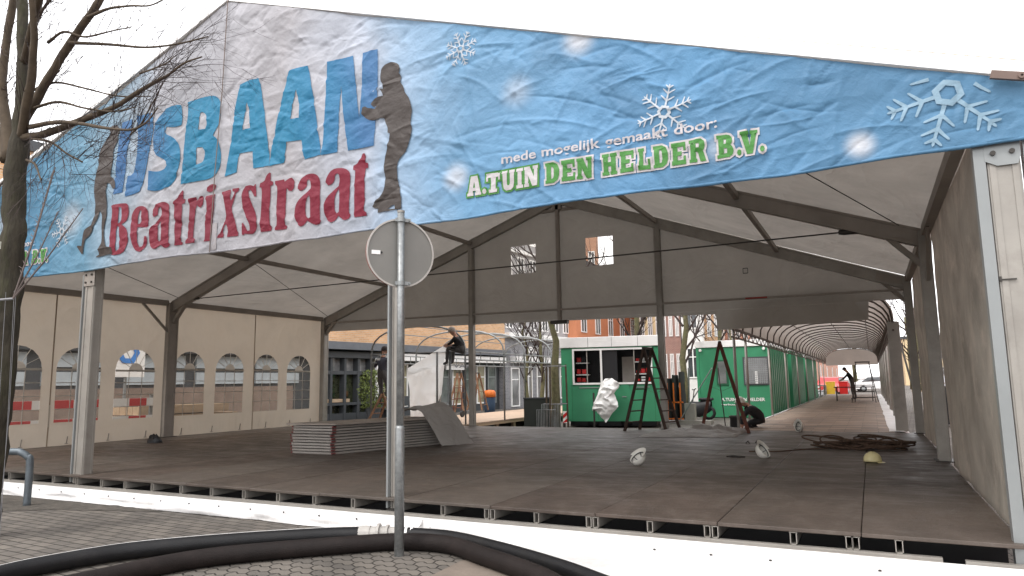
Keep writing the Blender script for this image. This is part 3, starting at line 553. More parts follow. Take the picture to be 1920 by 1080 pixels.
# slab capitals
def Q(x0,y0,x1,y1): return ([(x0,y0),(x1,y0),(x1,y1),(x0,y1)],[])
GL={'T':[Q(0,.78,1,1),Q(.33,0,.67,1),Q(.2,0,.8,.16),Q(0,.6,.14,.8),Q(.86,.6,1,.8)],
'U':[Q(.05,.3,.38,1),Q(.62,.3,.95,1),Q(0,.85,.43,1),Q(.57,.85,1,1),([(.05,.32),(.12,.1),(.3,0),(.7,0),(.88,.1),(.95,.32),(.62,.32),(.57,.24),(.43,.24),(.38,.32)],[])],
'I':[Q(.2,0,.8,1),Q(0,0,1,.16),Q(0,.84,1,1)],
'N':[Q(.05,0,.3,1),Q(.7,0,.95,1),([(.05,1),(.4,1),(.95,0),(.6,0)],[]),Q(0,0,.36,.15),Q(.62,.85,1,1),Q(0,.85,.3,1)],
'D':[([(0,0),(.6,0),(.88,.12),(1,.35),(1,.65),(.88,.88),(.6,1),(0,1),(0,.85),(.08,.85),(.08,.15),(0,.15)],[[(.42,.2),(.55,.22),(.62,.35),(.62,.65),(.55,.78),(.42,.8)]])],
'E':[Q(.08,0,.42,1),Q(0,0,1,.2),Q(0,.8,1,1),Q(.3,.4,.72,.6),Q(.84,.15,1,.38),Q(.84,.62,1,.85)],
'H':[Q(.08,0,.4,1),Q(.6,0,.92,1),Q(.3,.4,.7,.6),Q(0,0,.47,.15),Q(.53,0,1,.15),Q(0,.85,.47,1),Q(.53,.85,1,1)],
'L':[Q(.08,0,.42,1),Q(0,.85,.5,1),Q(0,0,1,.2),Q(.82,.1,1,.45)],
'R':[Q(.08,0,.4,1),Q(0,.85,.3,1),Q(0,0,.46,.15),([(.3,1),(.75,1),(.93,.88),(.96,.7),(.88,.52),(.7,.45),(.3,.45)],[[(.42,.62),(.6,.62),(.64,.72),(.6,.82),(.42,.82)]]),([(.5,.5),(.82,.5),(1,0),(.66,0)],[])],
'B':[([(0,0),(.7,0),(.93,.1),(1,.28),(.92,.46),(.82,.53),(.93,.65),(.93,.82),(.8,.95),(.6,1),(0,1),(0,.85),(.1,.85),(.1,.15),(0,.15)],[[(.42,.18),(.6,.18),(.62,.4),(.42,.42)],[(.42,.6),(.56,.6),(.58,.8),(.42,.82)]])],
'V':[([(0,1),(.5,1),(.5,.85),(.42,.85),(.53,.35),(.62,.85),(.56,.85),(.56,1),(1,1),(1,.85),(.93,.85),(.68,0),(.35,0),(.07,.85),(0,.85)],[])],
'A':[([(0,0),(0,.15),(.07,.15),(.28,1),(.75,1),(.95,.15),(1,.15),(1,0),(.56,0),(.56,.15),(.62,.15),(.61,.24),(.4,.24),(.39,.15),(.44,.15),(.44,0)],[[(.42,.4),(.58,.4),(.51,.72)]])],
'.':[([(.5+.5*math.cos(a),.14+.14*math.sin(a)) for a in [k*math.pi/4 for k in range(8)]],[])]}
SL=[('A',10.895,11.06),('.',11.06,11.115),('T',11.105,11.27),('U',11.276,11.421),('I',11.426,11.508),('N',11.508,11.664),('D',11.723,11.869),('E',11.88,12.018),('N',12.023,12.178),('H',12.257,12.402),('E',12.417,12.55),('L',12.578,12.693),('D',12.707,12.843),('E',12.861,12.99),('R',13.007,13.154),('B',13.231,13.373),('.',13.385,13.431),('V',13.414,13.56),('.',13.56,13.608)]
def slab(dx, zb=2.853, h=.19):
    for k,(ch,x0,x1) in enumerate(SL):
        sh=[([(dx+x0+.006+(x1-x0-.012)*a,zb+h*b_) for a,b_ in o],[[(dx+x0+.006+(x1-x0-.012)*a,zb+h*b_) for a,b_ in q] for q in hs]) for o,hs in GL[ch]]
        if x1+dx<3.3: continue
        printed('letter_outline',[(outset(o,.017),[]) for o,_ in sh],LGRN if k<6 else LWHT,ban,.0095,.028,False)
        printed('slab_letter',sh,LWHT if k<6 else LGRN,ban,.0145,.028,False)
slab(0); slab(-9.478)
def text_shape(txt, size, x0, width, z0, name, m, parent, off):
    cu=bpy.data.curves.new('t','FONT'); cu.body=txt; cu.size=size; cu.offset=size*.018; cu.fill_mode='FRONT'; cu.resolution_u=3
    o=bpy.data.objects.new('t',cu); S.collection.objects.link(o); bpy.context.view_layer.update()
    me=bpy.data.meshes.new_from_object(o.evaluated_get(bpy.context.evaluated_depsgraph_get())); bpy.data.objects.remove(o)
    xs_=[v.co.x for v in me.vertices]; sx=width/(max(xs_)-min(xs_)); mn=min(xs_)
    bm=bmesh.new(); bm.from_mesh(me); base=world_loc(parent)
    for v in bm.verts: v.co=(x0+(v.co.x-mn)*sx,0,z0+v.co.y)
    for ax in (0,2):
        cs=[v.co[ax] for v in bm.verts]; q=math.ceil(min(cs)/.028)*.028
        while q<max(cs):
            co=[0,0,0]; no=[0,0,0]; co[ax]=q; no[ax]=1
            bmesh.ops.bisect_plane(bm, geom=bm.verts[:]+bm.edges[:]+bm.faces[:], plane_co=co, plane_no=no); q+=.028
    D=relief([v.co.x for v in bm.verts],[v.co.z for v in bm.verts])
    for v,d_ in zip(bm.verts,D): v.co=(v.co.x-base.x,BANY-off+d_-base.y,v.co.z-base.z)
    bm.to_mesh(me); bm.free()
    me.materials.append(m); ob=bpy.data.objects.new(name,me); S.collection.objects.link(ob); ob.parent=parent; return ob
def words(txt,size,x0,width,z0):
    def nat(s_):
        cu=bpy.data.curves.new('t','FONT'); cu.body=s_; cu.size=size; o=bpy.data.objects.new('t',cu); S.collection.objects.link(o); bpy.context.view_layer.update(); w_=o.dimensions.x; bpy.data.objects.remove(o); return w_
    tot=nat(txt); pos=0
    for wd_ in txt.split():
        i=txt.index(wd_,pos); pos=i+len(wd_); e=nat(txt[:pos]); w_=nat(wd_)
        text_shape(wd_,size,x0+(e-w_)/tot*width,w_/tot*width,z0,'caption_word',LWHT,ban,.014)
words('mede mogelijk gemaakt door:',.125,11.28,1.97,3.115)
words('gemaakt door:',.125,2.85,.95,3.115)
SNOWW=flat('snowflake_white_print',(.48,.52,.56))
def snowflake(cx,cz,r,rot,arms=6,sq=1.,zmax=None,thin=.8,mm=None):
    sh=[]
    def bar(x0,z0,x1,z1,w_):
        d=Vector((x1-x0,z1-z0)).normalized(); w_*=thin; n=Vector((-d.y,d.x))*w_/2
        sh.append(([(x0-n.x,z0-n.y),(x1-n.x*.6,z1-n.y*.6),(x1+d.x*w_*.4,z1+d.y*w_*.4),(x1+n.x*.6,z1+n.y*.6),(x0+n.x,z0+n.y)],[]))
    for k in range(arms):
        a=rot+k*2*math.pi/arms; ca,sa=math.cos(a),math.sin(a)
        bar(cx+ca*r*.12,cz+sa*r*.12,cx+ca*r*.9,cz+sa*r*.9,r*.085)
        for q,l in ((.38,.26),(.62,.24),(.8,.14)):
            for s_ in (-1,1):
                b2=a+s_*.95; bar(cx+ca*r*q,cz+sa*r*q,cx+ca*r*q+math.cos(b2)*r*l,cz+sa*r*q+math.sin(b2)*r*l,r*.075)
    sh.append(([(cx+r*.24*math.cos(rot+.52+k*math.pi/3),cz+r*.24*math.sin(rot+.52+k*math.pi/3)) for k in range(6)],[[(cx+r*.13*math.cos(rot+.52+k*math.pi/3),cz+r*.13*math.sin(rot+.52+k*math.pi/3)) for k in range(6)]]))
    if zmax: sh=[(o,h) for o,h in sh if all(p[1]<zmax(p[0]) for p in o)]
    printed('snowflake',sh,mm or SNOWW,ban,.0075,.03,False)
snowflake(10.83,4.37,.2,.3,8); snowflake(12.82,3.33,.26,.25); snowflake(14.85,3.08,.43,.2,6,1,lambda x:5.73-.346*abs(x-7.5),.85,SNOW)
snowflake(4.4,3.25,.25,.1); snowflake(3.2,3.2,.3,.4)
b=MB(); b.tube([(7.4,BANY-.03,2.66),(7.44,BANY-.035,3.6),(7.5,BANY-.03,4.6),(7.535,BANY-.03,5.79)],.006,5); b.build('seam_cord',mat('seam_cord',(.2,.16,.14)),ban)
b=MB(); b.box(7.42,BANY-.024,2.68,7.5,BANY-.020,3.0); b.build('seam_flap',flat('seam_flap',(.41,.385,.395)),ban)
for s_ in (-1,1):
    b=MB(); b.beam((7.5+s_*7.85,-.03,RID-.346*7.85+.03),(7.5+s_*.0,-.03,RID+.03),.1,.04); b.build('edge_rail',WHITEP,tent)
b=MB(); b.tube([(7.53,-.06,RID+.12),(15.35,-.06,RID-.346*7.8+.12)],.0035,4); b.build('edge_cord',mat('edge_cord',(.6,.3,.2)),tent)
b=MB(); b.beam((15.1,-.12,3.135),(15.32,-.12,3.07),.03,.055); b.lathe((15.27,-.14,3.085),[(.008,-.01),(.022,-.01),(.022,.01),(.008,.01)],10,'y'); b.build('edge_clamp',mat('rusty_clamp',(.17,.12,.10),.5),tent)

# ---------------------------------------------------------------- raised floor
FLOORM=mat('brown_floor_board',(.080,.058,.046),.5,var=.35,vs=1.3,dirt=((.12,.10,.085),.7,2.6),objvar=.22,streak=(1.4,.8,1),spec=.4,bump=.25,bs=35)
_t=FLOORM.node_tree; _b=_t.nodes['Principled BSDF']; _l=_b.inputs['Base Color'].links[0].from_socket
_oi=_t.nodes.new('ShaderNodeObjectInfo'); _mr=_t.nodes.new('ShaderNodeMath'); _mr.operation='MULTIPLY'; _mr.inputs[1].default_value=7.31; _fr=_t.nodes.new('ShaderNodeMath'); _fr.operation='FRACT'
_t.links.new(_oi.outputs['Random'],_mr.inputs[0]); _t.links.new(_mr.outputs[0],_fr.inputs[0])
_g=_t.nodes.new('ShaderNodeMix'); _g.data_type='RGBA'; _g.inputs[7].default_value=(.088,.079,.068,1); _t.links.new(_l,_g.inputs[6])
_s=_t.nodes.new('ShaderNodeMath'); _s.operation='MULTIPLY'; _s.inputs[1].default_value=.6; _t.links.new(_fr.outputs[0],_s.inputs[0]); _t.links.new(_s.outputs[0],_g.inputs[0])
_ge=_t.nodes.new('ShaderNodeNewGeometry'); _mp=_t.nodes.new('ShaderNodeMapping'); _mp.inputs[3].default_value=(1.1,2.2,1); _t.links.new(_ge.outputs['Position'],_mp.inputs[0])
_n=_t.nodes.new('ShaderNodeTexNoise'); _n.inputs['Scale'].default_value=1.4; _n.inputs['Detail'].default_value=9; _n.inputs['Roughness'].default_value=.75; _t.links.new(_mp.outputs[0],_n.inputs[0])
_r=_t.nodes.new('ShaderNodeMapRange'); _r.inputs[1].default_value=.56; _r.inputs[2].default_value=.8; _r.inputs[4].default_value=.3; _t.links.new(_n.outputs[0],_r.inputs[0])
_k=_t.nodes.new('ShaderNodeMix'); _k.data_type='RGBA'; _k.inputs[7].default_value=(.16,.138,.12,1); _t.links.new(_r.outputs[0],_k.inputs[0]); _t.links.new(_g.outputs[2],_k.inputs[6]); _t.links.new(_k.outputs[2],_b.inputs['Base Color'])
_rr=_t.nodes.new('ShaderNodeMapRange'); _rr.inputs[1].default_value=.35; _rr.inputs[2].default_value=.65; _rr.inputs[3].default_value=.32; _rr.inputs[4].default_value=.65; _t.links.new(_n.outputs[0],_rr.inputs[0]); _t.links.new(_rr.outputs[0],_b.inputs['Roughness'])
floor_=thing('raised_floor','raised tent floor of worn brown boards on aluminium joists','floor',(7.5,5,0))
proto=None; xj=[15.06-.99*k for k in range(17)]
xj[0]=15.02
for i in range(len(xj)-1):
    x1,x0=xj[i],max(xj[i+1],-.05)
    if i>=15 and x0<0: x0=-.05
    for j,(y0,y1) in enumerate(((-.06,2.52),(2.52,5.05),(5.05,7.62),(7.62,10.2))):
        if proto is None:
            b=MB(); b.box(-.486,-1.262,-.028,.486,1.262,0); b.v=[(x+7.5,y+5,z) for x,y,z in b.v]
            proto=b.build('floor_panel',FLOORM,floor_,bevel=.004); o=proto
        else:
            o=proto.copy(); S.collection.objects.link(o); o.parent=floor_
        o.location=V((x0+x1)/2-7.5,(y0+y1)/2-5,.0015*((i*7+j*3)%3)); o.scale=((x1-x0-.005)/.972,(y1-y0-.005)/2.524,1)
b=MB()
k=0
for x in [14.3,14.03,13.99,13.62,13.06,13.0,12.55,12.09,12.03,11.55,11.12,11.06,10.6,10.1,9.55,9.05,8.55,8.05,7.55,7.05,6.55,6.05,5.6,5.1,4.6,4.1,3.6,3.1,2.6,2.1,1.6,1.1,.6]:
    for xx in (x-.024,x+.018): b.box(xx,-.05,-.118,xx+.006,10.1,-.03)
    b.box(x-.024,-.05,-.118,x+.024,10.1,-.112); b.box(x-.028,-.05,-.034,x+.028,10.1,-.0285)
b.build('joist',ALU,floor_)
b=MB(); b.box(-.4,-.075,-.15,14.55,-.03,-.119); b.box(-.4,-.095,-.15,14.55,-.078,-.135); b.box(14.68,-.08,-.15,15.1,-.03,-.125); b.build('edge_rail',ALUL if False else ALU,floor_)
b=MB(); b.box(-.1,.6,-.295,15.0,.62,-.03); b.build('under_floor_dark',BLACK,floor_)  # added black sheet standing in for the deep shade under the floor
for sx,q in ((-.1,0),): pass

# ---------------------------------------------------------------- ground
GZ=-.3
m=bpy.data.materials.new('paving_blocks'); t,bs_,out_=nodes(m); N=t.nodes.new; L=t.links.new
g=N('ShaderNodeNewGeometry'); mp=N('ShaderNodeMapping'); L(g.outputs['Position'],mp.inputs[0]); mp.inputs[2].default_value=(0,0,R_(3))
sp=N('ShaderNodeSeparateXYZ'); L(mp.outputs[0],sp.inputs[0])
def wave(src,freq,amp):
    tri=N('ShaderNodeMath'); tri.operation='PINGPONG'; tri.inputs[1].default_value=freq; L(src,tri.inputs[0])
    mu=N('ShaderNodeMath'); mu.operation='MULTIPLY'; mu.inputs[1].default_value=amp; L(tri.outputs[0],mu.inputs[0]); return mu.outputs[0]
# zig-zag edges only on the near strip of interlocking blocks (right of x = 8.9)
msk=N('ShaderNodeMapRange'); msk.inputs[1].default_value=9.0; msk.inputs[2].default_value=9.1; sg=N('ShaderNodeSeparateXYZ'); L(g.outputs['Position'],sg.inputs[0]); L(sg.outputs[0],msk.inputs[0])
wy=wave(sp.outputs[0],.055,.55); wm=N('ShaderNodeMath'); wm.operation='MULTIPLY'; L(wy,wm.inputs[0]); L(msk.outputs[0],wm.inputs[1])
ay=N('ShaderNodeMath'); ay.operation='ADD'; L(sp.outputs[1],ay.inputs[0]); L(wm.outputs[0],ay.inputs[1])
wx=wave(sp.outputs[1],.055,.35); wm2=N('ShaderNodeMath'); wm2.operation='MULTIPLY'; L(wx,wm2.inputs[0]); L(msk.outputs[0],wm2.inputs[1])
ax_=N('ShaderNodeMath'); ax_.operation='ADD'; L(sp.outputs[0],ax_.inputs[0]); L(wm2.outputs[0],ax_.inputs[1])
cb=N('ShaderNodeCombineXYZ'); L(ax_.outputs[0],cb.inputs[0]); L(ay.outputs[0],cb.inputs[1])
nz=N('ShaderNodeTexNoise'); nz.inputs['Scale'].default_value=5; L(g.outputs['Position'],nz.inputs[0])
jit=N('ShaderNodeMix'); jit.data_type='VECTOR'; jit.inputs[0].default_value=.012; L(cb.outputs[0],jit.inputs[4]); L(nz.outputs[1],jit.inputs[5])
br=N('ShaderNodeTexBrick'); L(jit.outputs[1],br.inputs[0]); br.inputs['Scale'].default_value=1; br.inputs['Brick Width'].default_value=.215; br.inputs['Row Height'].default_value=.108; br.inputs['Mortar Size'].default_value=.008; br.inputs['Mortar Smooth'].default_value=.3
br.inputs['Color1'].default_value=(.165,.146,.124,1); br.inputs['Color2'].default_value=(.115,.103,.09,1); br.inputs['Mortar'].default_value=(.022,.018,.014,1)
n5=N('ShaderNodeTexNoise'); n5.inputs['Scale'].default_value=2; n5.inputs['Detail'].default_value=8; L(g.outputs['Position'],n5.inputs[0])
mr=N('ShaderNodeMapRange'); mr.inputs[1].default_value=.3; mr.inputs[2].default_value=.7; mr.inputs[3].default_value=.72; mr.inputs[4].default_value=1.2; L(n5.outputs[0],mr.inputs[0])
mu=N('ShaderNodeMix'); mu.data_type='RGBA'; mu.blend_type='MULTIPLY'; mu.inputs[0].default_value=1; L(br.outputs[0],mu.inputs[6]); L(mr.outputs[0],mu.inputs[7])
L(mu.outputs[2],bs_.inputs['Base Color']); bs_.inputs['Roughness'].default_value=.8
n6=N('ShaderNodeTexNoise'); n6.inputs['Scale'].default_value=60; L(g.outputs['Position'],n6.inputs[0])
hh=N('ShaderNodeMath'); hh.operation='MULTIPLY_ADD'; L(n6.outputs[0],hh.inputs[0]); hh.inputs[1].default_value=.15; iv=N('ShaderNodeMath'); iv.operation='SUBTRACT'; iv.inputs[0].default_value=1; L(br.outputs['Fac'],iv.inputs[1]); L(iv.outputs[0],hh.inputs[2])
bp=N('ShaderNodeBump'); bp.inputs['Strength'].default_value=.7; bp.inputs['Distance'].default_value=.012; L(hh.outputs[0],bp.inputs['Height']); L(bp.outputs[0],bs_.inputs['Normal'])
PAVE=m
b=MB(); b.add([(-400,-60,GZ),(400,-60,GZ),(400,600,GZ),(-400,600,GZ)],[(0,1,2,3)]); tag(b.build('ground',PAVE),kind='structure')
# earth strip by the bicycle hoop and a kerb of larger reddish slabs at the very front
def blob(name,pts,z,m,label=None,kind='structure'):
    b=MB(); n=len(pts); b.add([(x,y,z) for x,y in pts],[tuple(range(n))]); o=b.build(name,m); tag(o,label,kind=kind); return o
EARTH=mat('damp_earth',(.09,.08,.068),.95,var=.4,vs=12,bump=.8,bs=30)
blob('earth_patch',[(3.2,-.12),(6.9,-.12),(6.95,-.22),(6.3,-.42),(5.6,-.62),(5.1,-.95),(4.2,-1.2),(3.0,-1.3)],GZ+.004,EARTH)
REDP=brickmat('red_paving',(.16,.085,.07),(.12,.07,.06),(.06,.05,.045))
blob('path',[(11.75,-1.02),(12.4,-1.12),(13.6,-1.35),(15.5,-1.55),(15.5,-3.5),(10.5,-3.5),(11.3,-1.6)],GZ+.004,REDP)
SLABM=mat('concrete_slab',(.2,.165,.135),.85,var=.15,vs=6,bump=.3,bs=50)
blob('kerb_slab',[at(1000,1052,2,GZ)[:2],at(935,1042,2,GZ)[:2],at(865,1052,2,GZ)[:2],at(800,1085,2,GZ)[:2],at(960,1095,2,GZ)[:2]],GZ+.005,SLABM)

# ---------------------------------------------------------------- white skirt cloth along the floor edge
def skirt(x0,x1,flare,name,label,yo=0.):
    def fn(u,v):
        x=x0+(x1-x0)*u; f=flare(x); rip=.018*noise.noise((x*2.2,v*2,yo*9))+.010*noise.noise((x*6,v*3,2))
        t=v; drop=min(1,t*1.9) ; y=-.102-yo-.05*drop-f*max(0,t-.32)/.68; z=-.142-(.15)*min(1,t/.40 if f>.12 else t)
        if f>.12 and t>.4: z=-.292+.004
        return (x,y-rip*(.3+drop),z+abs(rip)*.5*(1 if t>.35 else .2))
    b=MB(); b.grid(fn,int((x1-x0)*14),16); o=b.build(name,CLOTHW,None,True); tag(o,label,'ground cloth'); return o
sk1=skirt(-.4,10.42,lambda x:.02+.05*max(0,x-8.5),'skirt_cloth','long white cloth strip hanging below the floor edge on the left',.012)
sk2=skirt(10.1,15.5,lambda x:.1+.62*min(1,max(0,(x-10.3)/1.7))+.25*max(0,min(1,(x-12.5)/2.5)),'skirt_cloth','white cloth spread over the paving below the floor edge on the right',0)
b=MB()
for k in range(22):
    x=.3+k*.47; b.lathe((x,-.175,-.19),[(0,-.004),(.009,-.004),(.009,.003)],8,'y')
b.build('eyelet',DSTEEL,sk1)
b=MB()
for x in (12.62,13.05,13.47,14.17,14.85,10.55): b.lathe((x,-.19,-.215),[(0,.01),(.010,.01),(.012,0)],8,'z')
b.build('eyelet',DSTEEL,sk2)
# ---------------------------------------------------------------- hoses
def spline(p,k=10):
    P=[Vector(q) for q in p]; P=[P[0]*2-P[1]]+P+[P[-1]*2-P[-2]]; o=[]
    for i in range(1,len(P)-2):
        for j in range(k):
            t=j/k; o.append(.5*((2*P[i])+(P[i+1]-P[i-1])*t+(2*P[i-1]-5*P[i]+4*P[i+1]-P[i+2])*t*t+(3*P[i]-P[i-1]-3*P[i+1]+P[i+2])*t**3))
    return o+[P[-2]]
HBLK=mat('black_hose_rubber',(.008,.008,.009),.5,var=.3,vs=5,spec=.3,dirt=((.022,.02,.018),.5,6),bump=.2,bs=90)
HBRN=mat('brown_hose_rubber',(.013,.009,.008),.68,var=.3,vs=5,dirt=((.024,.018,.016),.5,5),spec=.25,bump=.25,bs=90)
HG=mat('hose_coupling',(.42,.4,.37),.5,var=.15,vs=12)
HZ=GZ+.072
h1=thing('drain_hose','black rubber hose with a pale coupling and white highlight line, lying behind the brown hose','hose',(9.8,-.8,GZ))
pa=spline([(8.53,-2.83,HZ),(8.52,-2.47,HZ),(8.64,-1.97,HZ),(8.84,-1.64,HZ),(9.26,-1.19,HZ),(9.77,-.76,HZ),(10.10,-.56,HZ)])
b=MB(); b.tube(pa,.066,20); b.build('hose',HBLK,h1,True)
pb=spline([(10.26,-.49,HZ),(10.44,-.40,HZ),(10.9,-.37,HZ),(11.54,-.60,HZ),(12.12,-.88,HZ),(12.48,-1.1,HZ),(12.86,-1.38,HZ),(13.6,-2.1,HZ)])
b=MB(); b.tube(pb,.056,20); b.build('hose',HBLK,h1,True)
c0=V(10.06,-.575,HZ); dc=V(.9,.40,0).normalized()
b=MB(); 
prof=[(0,.073),(.10,.073),(.10,.067),(.16,.066),(.162,.092),(.185,.092),(.187,.068),(.24,.068),(.242,.082),(.262,.082),(.264,.064),(.34,.058)]
b.tube([c0+dc*s for s,_ in prof],[r for _,r in prof],20); b.build('coupling',HG,h1)
b=MB()
for s in (.36,.41,.46): b.tube([c0+dc*s+V(0,0,0),c0+dc*(s+.022)],[.0595,.0595],20)
b.build('white_ring',WHITEP,h1)
b=MB()
for pts,o_ in ((pa,.067),(pb[6:],.057)):
    q=[p+V(.0,-.0,0)+V(-.25,.30,.92).normalized()*o_ for p in pts]
    b.tube(q,.005,4)
b.build('highlight_line',WHITEP,h1)  # hose highlight laid on as a thin white tube
h2=thing('drain_hose','thick brown rubber hose curving past the foot of the sign pole','hose',(10.5,-.8,GZ))
pc=spline([(9.23,-2.86,HZ),(9.31,-2.41,HZ),(9.37,-2.04,HZ),(9.52,-1.69,HZ),(9.80,-1.36,HZ),(10.12,-1.05,HZ),(10.52,-.70,HZ),(10.97,-.60,HZ),(11.45,-.82,HZ),(12.02,-1.13,HZ),(12.36,-1.4,HZ),(12.8,-1.9,HZ)])
b=MB(); b.tube(pc,.069,20); b.build('hose',HBRN,h2,True)
# ---------------------------------------------------------------- round road sign seen from behind
sgn=thing('road_sign','round grey back of a road sign on a galvanised pole with thicker foot sleeve','road sign',(10.68,-.83,GZ))
px,py=10.675,-.83
b=MB(); b.tube([(px,py,.7),(px,py,2.57)],.031,16); b.build('pole',STEEL,sgn,True)
b=MB(); b.tube([(px,py,GZ-.1),(px,py,.72),(px,py,.745)],[.040,.040,.033],16); b.build('pole_sleeve',STEEL,sgn,True)
b=MB(); b.tube([(px,py,2.565),(px,py,2.582)],[.033,.033],16); b.build('cap',BLACK if False else ALU,sgn)
dn=V(CX-px,CY-py,0).normalized(); dn=(Matrix.Rotation(R_(17),3,'Z')@dn); rt_=V(-dn.y,dn.x,0); cen=V(px,py,2.215)-dn*.045+rt_*.01
def disc(r,y0,y1,n=48):
    b=MB(); vs=[]
    for yy in (y0,y1):
        for k in range(n):
            a=2*math.pi*k/n; vs.append(cen+rt_*(r*math.cos(a))+V(0,0,r*math.sin(a))-dn*yy)
    b.add(vs,[tuple(range(n)),tuple(range(n,2*n))[::-1]]+[(k,(k+1)%n,n+(k+1)%n,n+k) for k in range(n)]); return b
SGREY=mat('sign_back_grey',(.20,.195,.18),.5,.1,var=.07,vs=3,dirt=((.2,.19,.17),.3,5))
disc(.298,0,.004).build('sign_plate',SGREY,sgn)
b=disc(.300,.004,.020); b.build('rim',mat('sign_red',(.42,.03,.03),.4),sgn)
b=MB(); n=64; R1,R2=.288,.302; vs=[]
for r,yy in ((R1,0),(R1,-.012),(R2,-.012),(R2,.002)):
    for k in range(n):
        a=2*math.pi*k/n; vs.append(cen+rt_*(r*math.cos(a))+V(0,0,r*math.sin(a))-dn*yy)
b.add(vs,[(j*n+k,j*n+(k+1)%n,(j+1)*n+(k+1)%n,(j+1)*n+k) for j in range(3) for k in range(n)]); b.build('folded_edge',mat('sign_edge',(.42,.40,.37),.45,.3),sgn)
for zz in (2.50,1.945):
    b=MB(); b.tube([(px,py,zz-.018),(px,py,zz+.018)],.037,16); b.beam(V(px,py,zz)+rt_*.02-dn*.0,V(px,py,zz)+rt_*.085,.012,.03); b.beam(V(px,py,zz)-rt_*.02,V(px,py,zz)-rt_*.05,.012,.03)
    b.tube([V(px,py,zz)+rt_*.075-dn*.03,V(px,py,zz)+rt_*.075+dn*.02],.008,8); b.build('clamp',ALUL,sgn)
b=MB(); q=cen-rt_*.21-V(0,0,.005)+dn*.004; b.beam(q-rt_*.045,q+rt_*.03,.004,.035); b.build('sticker',WHITEP,sgn)
b=MB(); b.tube([q+rt_*.04,q+rt_*.04+dn*.008],.009,8); b.build('rivet',BLACK,sgn)
# ---------------------------------------------------------------- bicycle hoop
hp=thing('bicycle_hoop','grey steel hoop bent into the ground beside the tree','bicycle hoop',(4.9,-.55,GZ))
e0=at(50,948,2,GZ); tz=.36
pts=[e0+V(0,0,-.05),e0+V(0,0,tz-.02+.16),e0+V(-.02,-.02,tz+.22),e0+V(-.08,-.06,tz+.27),e0+V(-.16,-.10,tz+.285),e0+V(-.6,-.4,tz+.285)]
e1=e0+V(-.72,-.48,0); pts+= [e1+V(.05,.03,tz+.24),e1+V(0,0,tz+.15),e1+V(0,0,-.05)]
b=MB(); b.tube(spline(pts,6),.042,14); b.build('tube',mat('blue_grey_steel',(.12,.14,.155),.45,.5,var=.2,vs=15),hp,True)
# ---------------------------------------------------------------- tree on the left with fairy lights
tr=thing('bare_tree','leafless mossy street tree in front of the left end of the banner','tree',(5.95,-1.8,GZ))
rng=random.Random(3)
segs=[]
for li,l in enumerate(TREE):
    dy_=rng.uniform(-.6,.5); pts=[]
    for i,(x,z,r) in enumerate(l):
        yy=-1.8 + (0 if li==0 else dy_*i/len(l))
        pts.append((x,yy,z,r))
    segs.append(pts)
def limb(b,pts,n=8,k=5):
    P=spline([p[:3] for p in pts],k); rs=[]
    for i in range(len(pts)-1):
        for j in range(k): rs.append(pts[i][3]+(pts[i+1][3]-pts[i][3])*j/k)
    rs.append(pts[-1][3])
    P=[p+V(noise.noise(p*5),noise.noise(p*5+V(9,0,0)),0)*rs[i]*.25 for i,p in enumerate(P)]; rs=[r*(1+.14*noise.noise(P[i]*7)) for i,r in enumerate(rs)]
    b.tube(P,rs,n); return P,rs
segs[0]=[(x,y,z,r*.78) for x,y,z,r in segs[0]]
b=MB(); limb(b,segs[0],14,8); b.build('trunk',BARK,tr,True)
b=MB(); allp=[]
for s in segs[1:]:
    P,rs=limb(b,s,7,5); allp+= [(P[i],(P[i+1]-P[i]).normalized(),rs[i]) for i in range(len(P)-1)]
b.build('branch',BARKL,tr,True)
allp=[q for q in allp if q[2]<.062]
tw=MB(); ntw=0
def twig(p,d,l,r,lev):
    global ntw
    pts=[p]; n=4; q=p.copy(); dd=d.copy(); dirs=[]
    for i in range(n):
        dd=(dd+V(rng.uniform(-.22,.22),rng.uniform(-.2,.2),rng.uniform(-.16,.22))).normalized(); q=q+dd*l/n; pts.append(q.copy()); dirs.append(dd.copy())
    if q.y>-.35: return
    tw.tube(pts,[r*(1-.75*i/n) for i in range(n+1)],3,cap=False); ntw+=1
    if lev>0:
        for j in range(rng.randint(2,4)):
            i=rng.randint(0,n-1); s_=Matrix.Rotation(rng.choice((-1,1))*rng.uniform(.4,1.0),3,V(rng.uniform(-.4,.4),1,rng.uniform(-.4,.4)).normalized())@dirs[i]
            twig(pts[i+1],s_,l*rng.uniform(.4,.65),r*.6,lev-1)
for p,d,r in allp:
    pr_=.55 if r<.03 else .36
    if rng.random()<pr_:
        sgn_=rng.choice((-1,1)); dd=(Matrix.Rotation(sgn_*rng.uniform(.5,1.1),3,'Y')@d+V(.25,rng.uniform(-.3,.2),.05)).normalized()
        twig(p,dd,rng.uniform(.3,.85),.0034+r*.04,2)
